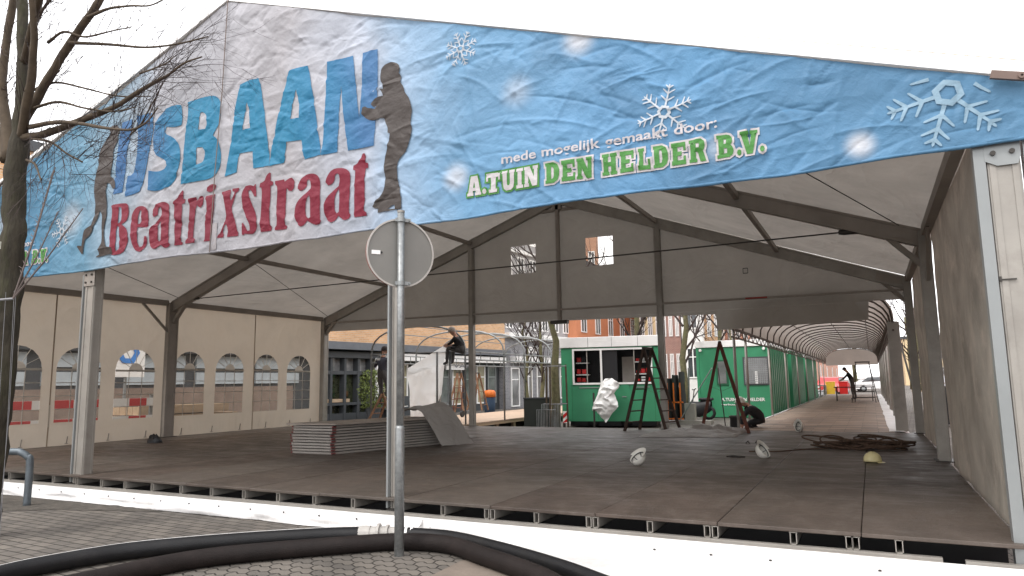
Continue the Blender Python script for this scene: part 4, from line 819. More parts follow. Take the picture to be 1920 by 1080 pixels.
# the dense fan of twigs over the left letters
for k in range(18):
    t=rng.random(); p=V(7.9+t*.75,-1.8+rng.uniform(-.2,.2),3.35+.12*t+rng.uniform(-.3,.35)); p.x-=.5
    twig(p,V(1,0,rng.uniform(-.35,.6)).normalized(),rng.uniform(.35,.7),.0042,2)
tw.build('twigs',TWIG,tr)
b=MB(); b.box(6.83,-2.10,2.42,6.93,-2.06,2.49); b.build('tag_plate',mat('tag',(.5,.5,.42)),tr)
ls=thing('light_string','bunch of straight twigs hung with small clear lights tied to the tree','light string',(7.0,-1.95,1.95))
LW=mat('light_cable',(.2,.2,.21),.5)
for (x1,z1) in ((7.65,3.12),(7.44,3.15),(8.08,2.68),(7.52,2.75)):
    a=V(6.99,-1.95,1.95); c_=V(x1,-1.95+rng.uniform(-.1,.1),z1); b=MB(); b.tube([a,a.lerp(c_,.5)+V(.02,0,-.02),c_],[.009,.007,.004],5)
    for k in range(22):
        q=a.lerp(c_,.2+.78*k/22); b.tube([q,q+V(rng.uniform(-.035,.035),rng.uniform(-.02,.02),rng.uniform(.01,.04))],[.003,.002],3)
    b.build('light_twig',mat('light_twig_bark',(.16,.13,.12)) if 'light_twig_bark' not in bpy.data.materials else bpy.data.materials['light_twig_bark'],ls)
b=MB()
for x in (6.72,6.86,7.0,7.03): b.tube([(x,-1.95,1.95+rng.uniform(-.05,.1)),(x+rng.uniform(-.03,.03),-1.93,.9),(x-.04+rng.uniform(-.06,.06),-1.9,GZ+.02)],.0022,4)
b.tube([(6.0,-1.95,1.97),(7.0,-1.95,1.95)],.012,5); b.build('cable',LW,ls)

# ---------------------------------------------------------------- things on the tent floor
PANEL=mat('grey_panel_side',(.30,.275,.25),.6,var=.12,vs=4,objvar=.12); PTOP=mat('panel_face',(.27,.235,.205),.6,var=.12,vs=3,objvar=.15)
REDC=mat('red_corner_cap',(.15,.04,.04),.5)
pp=None; a0=V(5.71,3.07,0); ux=V(.85,.02,0).normalized(); uy=V(.30,1,0).normalized(); uy=(uy-ux*uy.dot(ux)).normalized()
uy=V(.29,.957,0); 
for k in range(10):
    lab='grey floor panel with red corner caps, lying in the stack behind the sign pole'
    z=.004+.0455*k; jx=rng.uniform(-.012,.012); jy=rng.uniform(-.02,.02)
    if pp is None:
        t_=thing('stacked_board',lab,'panel',a0+V(0,0,z),'floor panels in the stack')
        def pt(a,b_,c_): return a0+ux*a+uy*b_+V(0,0,z+c_)
        def obx(a,b_,c_,a2,b2,c2):
            m_=MB(); m_.add([pt(a,b_,c_),pt(a2,b_,c_),pt(a2,b2,c_),pt(a,b2,c_),pt(a,b_,c2),pt(a2,b_,c2),pt(a2,b2,c2),pt(a,b2,c2)],[(0,3,2,1),(4,5,6,7),(0,1,5,4),(1,2,6,5),(2,3,7,6),(3,0,4,7)]); return m_
        obx(0,0,0,.83,2.6,.034).build('panel',PANEL,t_,bevel=.003)
        m_=MB(); 
        for aa in (-.008,.818): 
            q=obx(aa,-.012,.004,aa+.022,.05,.031); m_.add(q.v,q.f)
        m_.build('corner_cap',REDC,t_); pp=t_
    else:
        t_=copy_tree(pp); t_.location=a0+V(jx,jy,z)
t_=thing('stacked_board','wider brown board lying on top of the panel stack','panel',a0+V(0,0,.46))
obx2=MB(); 
def pt2(a,b_,z): return a0+ux*a+uy*b_+V(0,0,z)
obx2.add([pt2(-.06,-.06,.462),pt2(.92,-.03,.462),pt2(.95,2.4,.462),pt2(-.03,2.4,.462),pt2(-.06,-.06,.485),pt2(.92,-.03,.485),pt2(.95,2.4,.485),pt2(-.03,2.4,.485)],[(0,3,2,1),(4,5,6,7),(0,1,5,4),(1,2,6,5),(2,3,7,6),(3,0,4,7)])
obx2.build('board',PTOP,t_)
# grey sheet draped over the far end of the stack
def dr(u,v):
    p=a0+ux*(.25+ .95*u)+uy*(1.75+.75*v)
    z=.56+.17*math.sin(math.pi*min(1,u*1.1+.1))*(.6+.4*v)
    if u>.62: z=.56+.1-(u-.62)/.38*.64; p=p+ux*((u-.62)*.25)
    n_=noise.noise(V(u*4,v*5,1)); 
    return p+V(0,.03*n_,max(.012,z+.035*n_))
b=MB(); b.grid(dr,26,22); o=b.build('grey_sheet',CLOTHG,None,True); tag(o,'crumpled grey sheet draped over the far end of the panel stack','sheet')
b=MB(); fl=at(880,820,2,0)
b.grid(lambda u,v: V(fl.x-.9+1.1*u,fl.y-1.1+1.0*v+.25*u,.012+.05*max(0,noise.noise(V(u*3,v*3,5)))),16,14); o=b.build('loose_sheet',CLOTHG,None,True); tag(o,'flat grey sheet corner lying on the floor beside the panel stack','sheet')
# hard hats
HATW=mat('white_hard_hat',(.7,.68,.62),.35,var=.06); HATY=mat('cream_hard_hat',(.74,.66,.36),.35,var=.06)
def hat(name,label,loc,tilt,rotz,m):
    t_=thing(name,label,'hard hat',loc,None)
    b=MB(); prof=[(.0,.155),(.04,.15),(.075,.134),(.10,.108),(.118,.07),(.124,.03),(.126,0.),(.121,0.0),(.118,.03),(.11,.07),(.09,.10),(.05,.135),(0,.145)]
    base=Vector(loc); n=24
    Mx=Matrix.Translation(base)@Matrix.Rotation(rotz,4,'Z')@Matrix.Rotation(tilt,4,'X')
    b.lathe((0,0,0),prof,n); b.v=[tuple(Mx@Vector((x*1.0,y*1.18,z))) for x,y,z in b.v]; b.build('shell',m,t_,True)
    b=MB(); 
    b.grid(lambda u,v:(math.cos(math.pi*(u-.5)-math.pi/2)*(.12+.05*v),-abs(math.sin(math.pi*(u-.5)+math.pi/2))*(.14+.06*v)*1.0+.0,-.002-.012*v),14,2)
    b.v=[tuple(Mx@Vector(q)) for q in b.v]; b.build('peak',m,t_,True)
    b=MB(); b.lathe((0,0,0),[(.105,.02),(.112,.02),(.112,.035),(.105,.035),(.105,.02)],n); 
    for k in range(6):
        a=k*math.pi/3; b.tube([(.11*math.cos(a),.12*math.sin(a),.035),(.06*math.cos(a),.07*math.sin(a),.11),(0,0,.125)],.006,4)
    b.v=[tuple(Mx@Vector((x,y*1.15,z))) for x,y,z in b.v]; b.build('harness',BLACK,t_)
    b=MB()
    for xx in (-.022,0,.022): b.tube([(xx,.10*math.cos(a),.012+.146*math.sin(a)) for a in [math.pi*(.12+.76*k/10) for k in range(11)]],.006,5)
    b.v=[tuple(Mx@Vector((x,y*1.15,z))) for x,y,z in b.v]; b.build('crown_ridge',m,t_,True); t_.scale=(.76,.76,.76)
    return t_
hat('hard_hat','white hard hat tipped on its side, nearest to the sign pole',(11.42,3.34,.115),R_(-142),R_(-35),HATW)
hat('hard_hat','white hard hat lying on its crown in the middle of the floor',(12.82,4.7,.112),R_(-125),R_(70),HATW)
hat('hard_hat','cream yellow hard hat standing upright in front of the rope coil',(14.15,4.62,.012),R_(0),R_(120),HATY)
hat('hard_hat','white hard hat showing its black inside at the tunnel entrance',(12.8,9.95,.11),R_(-100),R_(-45),HATW)
# rope coil
ROPE=mat('brown_rope',(.11,.07,.05),.95,var=.35,vs=30,bump=.8,bs=80)
b=MB(); pts=[]
for i in range(620):
    a=i*.24; ph=i*.0105; r1=.24+.10*math.sin(i*.037)+.05*math.sin(i*.11)
    cxr=13.96+.42*math.sin(ph*2.1+.6); cyr=6.5+.10*math.sin(ph*3.3)
    pts.append((cxr+r1*1.15*math.cos(a),cyr+r1*.75*math.sin(a),max(.014,.02+.09*(1+math.sin(i*.067))*(.55+.45*math.sin(a*.5+i*.02))+.03*math.sin(i*.3))))
b.tube(pts,.0125,5); o=b.build('rope',ROPE,None,True); tag(o,'tangled heap of brown rope on the floor near the right wall','rope')
b=MB(); b.tube(spline([(13.55,6.3,.012),(13.2,6.0,.012),(12.9,5.6,.012),(12.5,5.45,.012)],6),.009,5); o=b.build('rope_end',ROPE); tag(o,'loose dark cord running across the floor towards the hard hats','cord')
# small dark clips on the floor
for i,(u,v) in enumerate(((1402,833),(1420,832),(1380,858))):
    q=at(u,v,2,0); b=MB(); 
    if i<2: b.tube([q+V(-.03,0,.015),q+V(0,.02,.05),q+V(.03,0,.015)],.012,6)
    else: b.tube([q+V(-.13,0,.012),q+V(-.05,.03,.02),q+V(.03,-.02,.02),q+V(.12,.01,.012)],.01,6); b.tube([q+V(-.1,.04,.012),q+V(.08,.05,.012)],.008,5)
    o=b.build(('metal_clip','metal_clip','tent_bracket')[i],DSTEEL); tag(o,('small dark clip on the floor, left one of two near the tunnel','small dark clip on the floor, right one of two near the tunnel','thin dark bracket lying flat on the floor left of the middle hard hat')[i],'clip')
# black bag by the left wall
q=at(290,830,2,0); t_=thing('tool_bag','small black bag on the floor at the foot of the left middle post','bag',q)
b=MB()
def bagf(u,v):
    a=2*math.pi*u; h=v; r=.135*(1-.75*h**2.2)*(1+.15*math.sin(3*a+4*h)); return q+V(r*math.cos(a)*1.15,r*math.sin(a)*.9,.15*h*(1+.2*math.cos(a*2)))
b.grid(bagf,20,8); b.build('bag',BLACK,t_,True)
b=MB(); b.tube(spline([q+V(-.1,-.03,.05),q+V(-.05,-.08,.13),q+V(.04,-.08,.15),q+V(.11,-.03,.05)],5),.012,6); b.build('strap',BLACK,t_,True)
# heap of sheeting near the ladders
q0=V(10.15,8.0,0)
def hp_(u,v):
    x=10.1+1.75*u; y=7.75+1.9*v+.25*u; e=math.sin(math.pi*min(1,max(0,u)))**.5*math.sin(math.pi*v)**.6
    return (x+.05*noise.noise(V(u*5,v*4,2)),y+.1*noise.noise(V(u*4,v*5,7)),.008+e*(.085+.075*noise.noise(V(u*6,v*5,0))+.05*noise.noise(V(u*13,v*9,0))+(.08 if u>.45 and v>.5 else 0)))
b=MB(); b.grid(hp_,50,30); o=b.build('sheet_heap',CLOTHG,None,True); tag(o,'flattened heap of grey plastic sheeting on the floor between the two ladders','sheet')
# ---------------------------------------------------------------- ladders
def stepladder(name,label,apex,f1,f2,sp,wd,m,wide=.36,rungs=7,group=None,tool=True,rw=.028,rh=.065):
    """apex/f1/f2: middle of the hinge and of both feet; sp: direction across the rungs"""
    t_=thing(name,label,'ladder',((f1+f2)/2),group); sp=sp.normalized()
    for f,nr,nm in ((f1,rungs,'front'),(f2,rungs,'rear')):
        for s_ in (-1,1):
            b=MB(); b.beam(f+sp*s_*wide*.62,apex+sp*s_*wide*.34,rw,rh,sp.cross(V(0,0,1))); b.build('side_rail',m,t_)
        for k in range(nr):
            k_=(k+.8)/(nr+.6); c=f.lerp(apex,k_); h=wide*(.62-.28*k_); b=MB(); b.beam(c-sp*h,c+sp*h,.05,.024); b.build('rung',m,t_)
    b=MB(); b.beam(apex-sp*wide*.4,apex+sp*wide*.4,.06,.05); b.build('hinge',DSTEEL,t_)
    b=MB(); b.tube([f1.lerp(apex,.5)+sp*wide*.45,(f1.lerp(apex,.5)+f2.lerp(apex,.5))/2-V(0,0,.1)+sp*wide*.45,f2.lerp(apex,.5)+sp*wide*.45],.004,4); b.build('stay_cord',DSTEEL,t_)
    return t_
f1=V(9.42,9.55,0); f2=V(10.28,9.75,0); ap=V(9.80,9.7,1.80)
stepladder('step_ladder','dark brown wooden step ladder standing open in front of the first green kiosk',ap,f1,f2,V(.25,.95,0),.36,WOODD,.5,7)
f1=at(1316,800,1,10.05); f1.z=0; f2=V(11.9,9.45,0); ap=at(1349,642,1,9.8)
stepladder('step_ladder','red brown wooden step ladder seen edge on at the tunnel entrance',ap,f1,f2,V(.27,1,0)if False else V(-.2,.98,0),.36,WOODR,.30,6)
# thin prop with a hooked top beside it
b=MB(); p0=at(1362,812,2,0); p1=at(1346,690,1,10.4); b.tube([p0,p1],.012,6); o=b.build('thin_prop',DSTEEL); tag(o,'thin grey pole leaning inside the red brown ladder','pole')

# ---------------------------------------------------------------- arched canopies behind the tent
HOOP=mat('canopy_tube',(.36,.34,.31),.5,.4,var=.15); HOOPD=mat('canopy_rib',(.12,.10,.09),.6,.2)
CANOPY=fabric('canopy_cloth',(.5,.45,.41),.3,.15,1.2)
X0,X1,TE,TY0,TY1,RISE=11.5,14.68,2.22,10.5,47.5,.78
def archp(x0,x1,z,rise,k,n=14):
    t=math.pi*k/n; c=math.cos(t); s_=math.sin(t); c=math.copysign(abs(c)**.8,c); return ((x0+x1)/2-(x1-x0)/2*c, z+rise*abs(s_)**.8)
tn=thing('canopy_tunnel','long arched cloth canopy on tube posts leading away behind the tent on the right','canopy',((X0+X1)/2,TY0,0))
b=MB(); b.grid(lambda u,v:(archp(X0-.03,X1+.03,TE+.02,RISE+.035,u*14)[0],TY0+(TY1-TY0)*v,archp(X0-.03,X1+.03,TE+.02,RISE+.035,u*14)[1]),28,30); b.build('canopy_cloth',CANOPY,tn,True)
rib=None; y=TY0+.05; nn=0
while y<TY1:
    if rib is None:
        b=MB(); b.tube([(archp(X0,X1,TE,RISE,k)[0],y,archp(X0,X1,TE,RISE,k)[1]) for k in range(15)],.022,6); rib=b.build('rib',HOOPD,tn,True); y00=y
    else:
        o=rib.copy(); S.collection.objects.link(o); o.parent=tn; o.location=(0,y-y00,0)
    y+=1.52
for x in (X0,X1):
    b=MB(); b.beam((x,TY0,TE),(x,TY1,TE),.05,.05); b.beam((x,TY0,TE-.19),(x,TY1,TE-.19),.035,.035)
    yy=TY0+.2
    while yy<TY1: b.beam((x,yy,TE-.19),(x,yy+.38,TE),.018,.018); b.beam((x,yy+.38,TE),(x,yy+.76,TE-.19),.018,.018); yy+=.76
    b.build('eave_truss',HOOPD,tn)
for k in (4,7,10):
    xx,zz=archp(X0,X1,TE,RISE,k); b=MB(); b.tube([(xx,TY0,zz-.02),(xx,TY1,zz-.02)],.014,5); b.build('ridge_tube',HOOPD,tn)
for y in (10.75,12.4,16.8,21.3,25.8,30.3,34.8,39.3,43.8):
    for x in (X0,X1+.05):
        b=MB(); r=.032 if x<12 else .05
        b.tube([(x,y,GZ+.01),(x,y,TE)],r,8); b.build('post',HOOP,tn,True)
b=MB(); b.box(X1-.1,TY0+.1,0,X1+.12,TY0+.2,2.2); b.build('post',ALU,tn)
b=MB(); vs=[(archp(X0,X1,TE,RISE,k)[0],TY1,archp(X0,X1,TE,RISE,k)[1]) for k in range(15)]; vs=[(X0,TY1,TE-.3)]+vs+[(X1,TY1,TE-.3)]; b.add(vs,[tuple(range(len(vs)))]); b.build('end_curtain',CANOPY,tn)
# plank floors
def planks(name,label,x0,x1,y0,y1,m,dx=.5,dy=1.22,thick=.03):
    t_=thing(name,label,'walkway',((x0+x1)/2,y0,0)); pr_=None; j=0; y=y0; cnt=0
    while y<y1-.05:
        yy=min(y+.31,y1)
        if pr_ is None:
            b=MB(); b.box(x0,y+.003,-thick,x1,yy-.003,0); pr_=b.build('plank',m,t_); o=pr_; 
        else:
            if cnt>=99: break
            o=pr_.copy(); S.collection.objects.link(o); o.parent=t_; o.location=(0,y-y0,rng.uniform(-.002,.002))
        y+=.31; cnt+=1
    if y<y1-.05:
        b=MB()
        while y<y1-.05: b.box(x0,y+.003,-thick,x1,y+.307,rng.uniform(-.002,.002)); y+=.31
        o=b.build('plank_run',m,t_); o['kind']='stuff'
    return t_
PLK=bpy.data.materials.new('tunnel_plank'); _t,_b,_o=nodes(PLK); _g=_t.nodes.new('ShaderNodeNewGeometry'); _br=_t.nodes.new('ShaderNodeTexBrick'); _t.links.new(_g.outputs['Position'],_br.inputs[0])
_br.inputs['Scale'].default_value=1; _br.inputs['Brick Width'].default_value=.62; _br.inputs['Row Height'].default_value=.31; _br.inputs['Mortar Size'].default_value=.006; _br.inputs['Color1'].default_value=(.31,.225,.165,1); _br.inputs['Color2'].default_value=(.185,.14,.11,1); _br.inputs['Mortar'].default_value=(.09,.07,.055,1)
_n=_t.nodes.new('ShaderNodeTexNoise'); _n.inputs['Scale'].default_value=1.2; _n.inputs['Detail'].default_value=8; _t.links.new(_g.outputs['Position'],_n.inputs[0]); _r=_t.nodes.new('ShaderNodeMapRange'); _r.inputs[1].default_value=.3; _r.inputs[2].default_value=.7; _r.inputs[3].default_value=.7; _r.inputs[4].default_value=1.3; _t.links.new(_n.outputs[0],_r.inputs[0])
_m=_t.nodes.new('ShaderNodeMix'); _m.data_type='RGBA'; _m.blend_type='MULTIPLY'; _m.inputs[0].default_value=1; _t.links.new(_br.outputs[0],_m.inputs[6]); _t.links.new(_r.outputs[0],_m.inputs[7]); _t.links.new(_m.outputs[2],_b.inputs['Base Color']); _b.inputs['Roughness'].default_value=.6
tw_=planks('tunnel_walkway','brown plank floor running away under the long arched canopy',11.58,14.55,10.24,46.5,PLK)
b=MB(); b.box(11.6,10.3,GZ,14.5,46.3,-.04); b.build('underframe',DSTEEL,tw_)
def strip(fn,nu,nv,name,label,m=CLOTHW):
    b=MB(); b.grid(fn,nu,nv); o=b.build(name,m,None,True); tag(o,label,'ground cloth')
strip(lambda u,v:(11.36+.2*v+.02*noise.noise(V(u*30,v,0)),10.6+35*u,GZ+.05+(.315-.05)*min(1,v*1.3)+.004),160,4,'edge_cloth','white cloth edging along the left side of the tunnel floor')
strip(lambda u,v:(14.45+.5*v+.03*noise.noise(V(u*20,v,3)),10.35+34*u,.012+.02*noise.noise(V(u*40,v*3,1))-(v>.6)*.3*(v-.6)/.4),160,6,'edge_cloth','crumpled white cloth edging along the right side of the tunnel floor')
PLL=mat('pale_plank',(.50,.37,.27),.7,var=.2,vs=2,objvar=.12,streak=(1.5,6,1))
bw=planks('boardwalk','pale timber walkway raised beside the bare hoop frame on the left',1.35,4.35,10.4,25.5,PLL)
b=MB(); b.box(4.30,10.4,-.11,4.34,25.5,-.034); 
for k in range(14): b.box(4.2,10.6+k*1.1,GZ,4.28,10.75+k*1.1,-.034)
b.build('bearer',WOODL,bw)
# bare hoop frame under construction
hf=thing('hoop_frame','bare galvanised hoop frame of a canopy still being built over the pale boardwalk','canopy frame',(2.9,10.6,0))
hr=None; HY=[10.65,12.9,14.3,16.4,18.9,21.4,23.9]
for y in HY:
    b=MB(); pts=[(1.35,y,0)]+[(archp(1.35,4.5,1.95,.74,k)[0],y,archp(1.35,4.5,1.95,.74,k)[1]) for k in range(15)]+[(4.5,y,0)]
    if hr is None: b.tube(pts,.026,6); hr=b.build('hoop',STEEL,hf,True); y0=y
    else: o=hr.copy(); S.collection.objects.link(o); o.parent=hf; o.location=(0,y-y0,0)
for x in (1.35,4.5):
    for zz in (1.95,1.72):
        b=MB(); b.tube([(x,HY[0],zz),(x,HY[-1],zz)],.018,5); b.build('side_rail',STEEL,hf)
    b=MB(); yy=HY[0]+.3
    while yy<HY[-1]: b.tube([(x,yy,1.72),(x,yy,1.95)],.012,4); yy+=.55
    b.build('stay',STEEL,hf)
for k in (4,7,10):
    xx,zz=archp(1.35,4.5,1.95,.74,k); b=MB(); b.tube([(xx,HY[0],zz),(xx,HY[-1],zz)],.014,5); b.build('ridge_tube',STEEL,hf)
for x in (1.35,2.4,3.45): 
    pass
b=MB(); b.tube([(1.35,HY[0],1.95),(4.5,HY[0],1.95)],.016,5); b.build('cross_tube',STEEL,hf)
b=MB(); b.tube([(4.05,10.6,0),(4.05,10.6,1.95)],.035,8); b.tube([(3.62,10.62,0),(3.62,10.62,1.95)],.03,8); b.build('upright',STEEL,hf,True)
# big white tarpaulin hanging in the frame
tl=at(765,694,1,10.75); trr=at(833,676,1,10.75); bl=at(765,785,1,10.75); bm_=at(812,780,1,10.9); brr=at(832,740,1,10.75)
def tp(u,v):
    top=tl.lerp(trr,u); bot=bl.lerp(bm_,min(1,u/.75)) if u<.75 else bm_.lerp(brr,(u-.75)/.25)
    p=top.lerp(bot,v); return p+V(.02*noise.noise(V(u*3,v*3,0)),.09*math.sin(u*9+v*2)*(.3+v)+.04*noise.noise(V(u*6,v*4,2)),-.03*math.sin(math.pi*u)*(1-v))
b=MB(); b.grid(tp,30,30); o=b.build('white_tarpaulin',TARP,None,True); tag(o,'big white tarpaulin hanging from the hoop frame below the seated man','tarpaulin')
a_=at(820,664,1,10.7); c_=at(842,641,1,10.6)
b=MB(); b.grid(lambda u,v: at(765,690,1,10.72).lerp(at(838,645,1,10.62),u)+V(0,.02*math.sin(u*7),-.5*v*(.45+.55*u)*(1 if u<.95 else .7)+.02*noise.noise(V(u*5,v*5,1))),20,8); o=b.build('pulled_tarpaulin',TARP,None,True); tag(o,'white tarpaulin corner being pulled up by the seated man','tarpaulin')

# ---------------------------------------------------------------- green kiosks
def obj_box(name,x0,y0,z0,x1,y1,z1,m,par,bev=0):
    b=MB(); b.box(x0,y0,z0,x1,y1,z1); return b.build(name,m,par,bevel=bev)
KY=14.3; KR=.205; kl=at(1055,790,1,KY); dK=V(math.cos(KR),math.sin(KR),0); kP=V(kl.x,KY,0)
def kq(u,v):
    r=Fw+Rr*((u-960)/CF)-Ur*((v-540)/CF); n=V(dK.y,-dK.x,0); t=(kP-V(CX,CY,0)).dot(n)/V(r.x,r.y,0).dot(n); p=V(CX,CY,CZ)+r*t; return kl.x+(V(p.x,p.y,0)-kP).dot(dK), p.z
x0=kl.x; x1=kq(1240,700)[0]; zb=kl.z; zt=at(1052,653,1,KY).z; zf=at(1050,634,1,KY).z
k1=thing('green_kiosk','green kiosk trailer with long white framed serving window and white roof edge','kiosk',(x0,KY,GZ))
wx0,wz1=kq(1076,658); wx1,wz0=kq(1221,716)
b=MB(); b.box(x0,KY,zb,wx0,KY+.06,zt); b.box(wx1,KY,zb,x1,KY+.06,zt); b.box(wx0,KY,zb,wx1,KY+.06,wz0); b.box(wx0,KY,wz1,wx1,KY+.06,zt)
b.box(x0,KY+.06,zb,x0+.05,KY+2.3,zt); b.box(x1-.05,KY+.06,zb,x1,KY+2.3,zt); b.box(x0+.05,KY+2.25,zb,x1-.05,KY+2.3,zt); b.box(x0+.05,KY+.06,zb,x1-.05,KY+2.25,zb+.05)
b.build('body',GREEN,k1)
obj_box('roof',x0-.03,KY-.05,zt,x1+.03,KY+2.35,zf,WHITEP,k1,.01)
b=MB(); 
for k in (.28,.52,.78): b.box(x0+(x1-x0)*k,KY-.054,zt+.01,x0+(x1-x0)*k+.008,KY-.05,zf-.01)
b.build('roof_joint',GREYP,k1)
fr=MB(); t=.055; fr.box(wx0-t,KY-.03,wz0-t,wx1+t,KY+.0,wz0); fr.box(wx0-t,KY-.03,wz1,wx1+t,KY,wz1+t); fr.box(wx0-t,KY-.03,wz0,wx0,KY,wz1); fr.box(wx1,KY-.03,wz0,wx1+t,KY,wz1)
xm=wx0+(wx1-wx0)*.36; fr.box(xm-.03,KY-.028,wz0,xm+.03,KY,wz1); wfr=fr.build('window_frame',WHITEP,k1)
b=MB(); 
for q_ in (.17,.79): xx=wx0+(wx1-wx0)*q_; b.box(xx-.015,KY+.012,wz0,xx+.015,KY+.03,wz1)
b.build('sliding_frame',ALU,k1)
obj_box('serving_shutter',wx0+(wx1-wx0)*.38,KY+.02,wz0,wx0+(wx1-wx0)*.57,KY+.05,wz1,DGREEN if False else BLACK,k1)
b=MB()
for z in (.25,.62): 
    for (q0_,q1_) in ((0,.17),(.78,1)): zz=wz0+(wz1-wz0)*z; b.box(wx0+(wx1-wx0)*q0_,KY+.30,zz-.015,wx0+(wx1-wx0)*q1_,KY+.62,zz+.015)
b.build('shelf',WHITEP,k1)
for z in (.02,.27,.64):
    for (q0_,q1_) in ((0.01,.16),(.8,.98)):
        zz=wz0+(wz1-wz0)*z; x=wx0+(wx1-wx0)*q0_
        while x<wx0+(wx1-wx0)*q1_-.08: h_=rng.uniform(.08,.17); b=MB(); b.box(x,KY+.34,zz+.016,x+rng.uniform(.09,.13),KY+.55,zz+h_); b.build('stock_box',(RED,RED,BLACK,WHITEP)[rng.randint(0,3)],k1); x+=.15
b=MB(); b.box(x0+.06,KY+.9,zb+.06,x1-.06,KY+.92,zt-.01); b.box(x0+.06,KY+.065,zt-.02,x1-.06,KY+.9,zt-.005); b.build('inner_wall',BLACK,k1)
b=MB(); b.box(wx0+(wx1-wx0)*.6,KY+.7,wz0,wx0+(wx1-wx0)*.76,KY+.72,wz0+(wz1-wz0)*.8); b.build('rear_light_panel',mat('notice_paper',(.6,.55,.5)),k1)
b=MB(); zz=wz0-.16
for q0_,q1_ in ((.06,.34),(.78,.98)): b.box(wx0+(wx1-wx0)*q0_,KY-.018,zz,wx0+(wx1-wx0)*q1_,KY-.006,zz+.025)
b.box(wx0+(wx1-wx0)*.62,KY-.018,zz-.28,wx0+(wx1-wx0)*.70,KY-.006,zz-.255)
b.build('handle',ALUL,k1)
b=MB()
for xx in (x0+.02*(x1-x0)+.25,wx0+(wx1-wx0)*.30,wx0+(wx1-wx0)*.72,x1-.22): b.box(xx,KY-.004,zb+.03,xx+.008,KY-.001,wz0-.07)
b.box(x0+.27,KY-.004,wz0-.09,x1-.22,KY-.001,wz0-.08); b.build('panel_joint',DGREEN,k1)
b=MB(); q_=wx0+(wx1-wx0)*.66; b.add([(q_-.12,KY-.02,wz0-.05),(q_+.10,KY-.02,wz0-.05),(q_+.42,KY-.02,zb),(q_+.34,KY-.02,zb),(q_-.12,KY-.001,wz0-.05),(q_+.10,KY-.001,wz0-.05),(q_+.42,KY-.001,zb),(q_+.34,KY-.001,zb)],[(0,1,2,3),(4,7,6,5),(0,4,5,1),(1,5,6,2),(2,6,7,3),(3,7,4,0)]); b.build('folding_flap',GREEN,k1)
b=MB(); b.box(x0+.2,KY+.25,GZ+.05,x1-.2,KY+2.1,zb-.002); b.build('chassis',BLACK,k1)
for xx in (x0+.9,x0+1.9):
    for yy in (KY+.3,KY+1.95): b=MB(); b.lathe((xx,yy,GZ+.18),[(0,-.08),(.17,-.08),(.18,-.06),(.18,.06),(.17,.08),(0,.08)],18,'y'); b.build('wheel',BLACK,k1,True)
b=MB(); b.box(x0+.02,KY-.06,GZ,x0+.07,KY-.02,zb); b.build('support_leg',DSTEEL,k1)
hz_=thing('hazard_plate','red and white striped hazard plate at the left foot of the first green kiosk','sign',(x0+.12,KY-.12,GZ))
b=MB(); ha=at(1056,771,1,KY-.12); hb=at(1065,793,1,KY-.12); b.box(ha.x,KY-.14,hb.z,hb.x,KY-.12,ha.z); b.build('plate',WHITEP,hz_)
b=MB(); w_=hb.x-ha.x; h_=ha.z-hb.z
for k in (-.25,.35): b.add([(ha.x,KY-.143,hb.z+max(0,k)*h_),(hb.x,KY-.143,hb.z+(k+.35)*h_),(hb.x,KY-.143,hb.z+min(1,k+.68)*h_),(ha.x,KY-.143,hb.z+(k+.33)*h_)],[(0,1,2,3)])
b.build('stripe',RED,hz_)
b=MB(); b.box(ha.x+.03,KY-.12,GZ,ha.x+.06,KY-.09,hb.z); b.build('stake',DSTEEL,hz_)
# white tarp slung over the kiosk flap
TY=KY-.1
oA=[(1133,710),(1147,709),(1158,716),(1160,724),(1151,738),(1158,757),(1159,763),(1147,776),(1136,793),(1127,783),(1118,772),(1110,770),(1112,755),(1120,740),(1125,722)]
ctr=at(1136,750,1,TY)
b=MB(); rim_=[at(u,v,1,TY) for u,v in oA]; nr=len(rim_)
def tf(u,v):
    i=u*nr; k=int(i)%nr; p=rim_[k].lerp(rim_[(k+1)%nr],i-int(i)); q=ctr.lerp(p,min(1,v)); return q+V(0,-.20*(1-v*v)+.16*abs(noise.noise(V(q.x*3+q.z*2,5,q.z*5-q.x*3)))+.015*noise.noise(q*12)-.07*abs(noise.noise(q*5)),0)
b.grid(tf,90,40); o=b.build('bundled_tarpaulin',TARPW,None,True); tag(o,'white tarpaulin bundled over a stand in front of the first green kiosk','tarpaulin')
b=MB(); p_=at(1120,803,2,GZ); b.tube([(p_.x,TY,GZ),(p_.x,TY,.75)],.03,8); b.box(p_.x-.12,TY-.1,GZ,p_.x+.12,TY+.1,GZ+.03); o=b.build('short_stand',DSTEEL); tag(o,'short dark stand under the bundled white tarpaulin','stand')
k1.rotation_euler=(0,0,KR)
# second container kiosk with lettering, then two more along the tunnel
def container(name,label,x0,x1,y0,y1,z0,z1,zr,win=True,grp=None):
    t_=thing(name,label,'kiosk',((x0+x1)/2,y0,GZ),grp)
    obj_box('body',x0,y0,z0,x1,y1,z1,GREEN,t_,.02); obj_box('roof',x0-.04,y0-.06,z1,x1+.04,y1+.05,zr,WHITEP,t_,.01)
    b=MB()
    for yy in np.arange(y0+.3,y1-.1,.6): b.box(x1,yy,z0+.1,x1+.025,yy+.28,z1-.08)
    b.build('side_ribs',GREEN,t_)
    b=MB(); b.box(x0-.005,y0-.02,z0-.0,x0+.09,y0-.002,z1); b.box(x1-.09,y0-.02,z0,x1+.005,y0-.002,z1); b.box(x0+.09,y0-.015,z0,x1-.09,y0-.002,z0+.1); b.build('corner_trim',GREEN,t_)
    for q in (x0+.16,x1-.16): b=MB(); b.lathe((q,y0-.06,z1-.10),[(0,-.03),(.045,-.03),(.055,0),(.045,.05),(0,.05)],10,'y'); b.build('lamp',WHITEP,t_)
    return t_
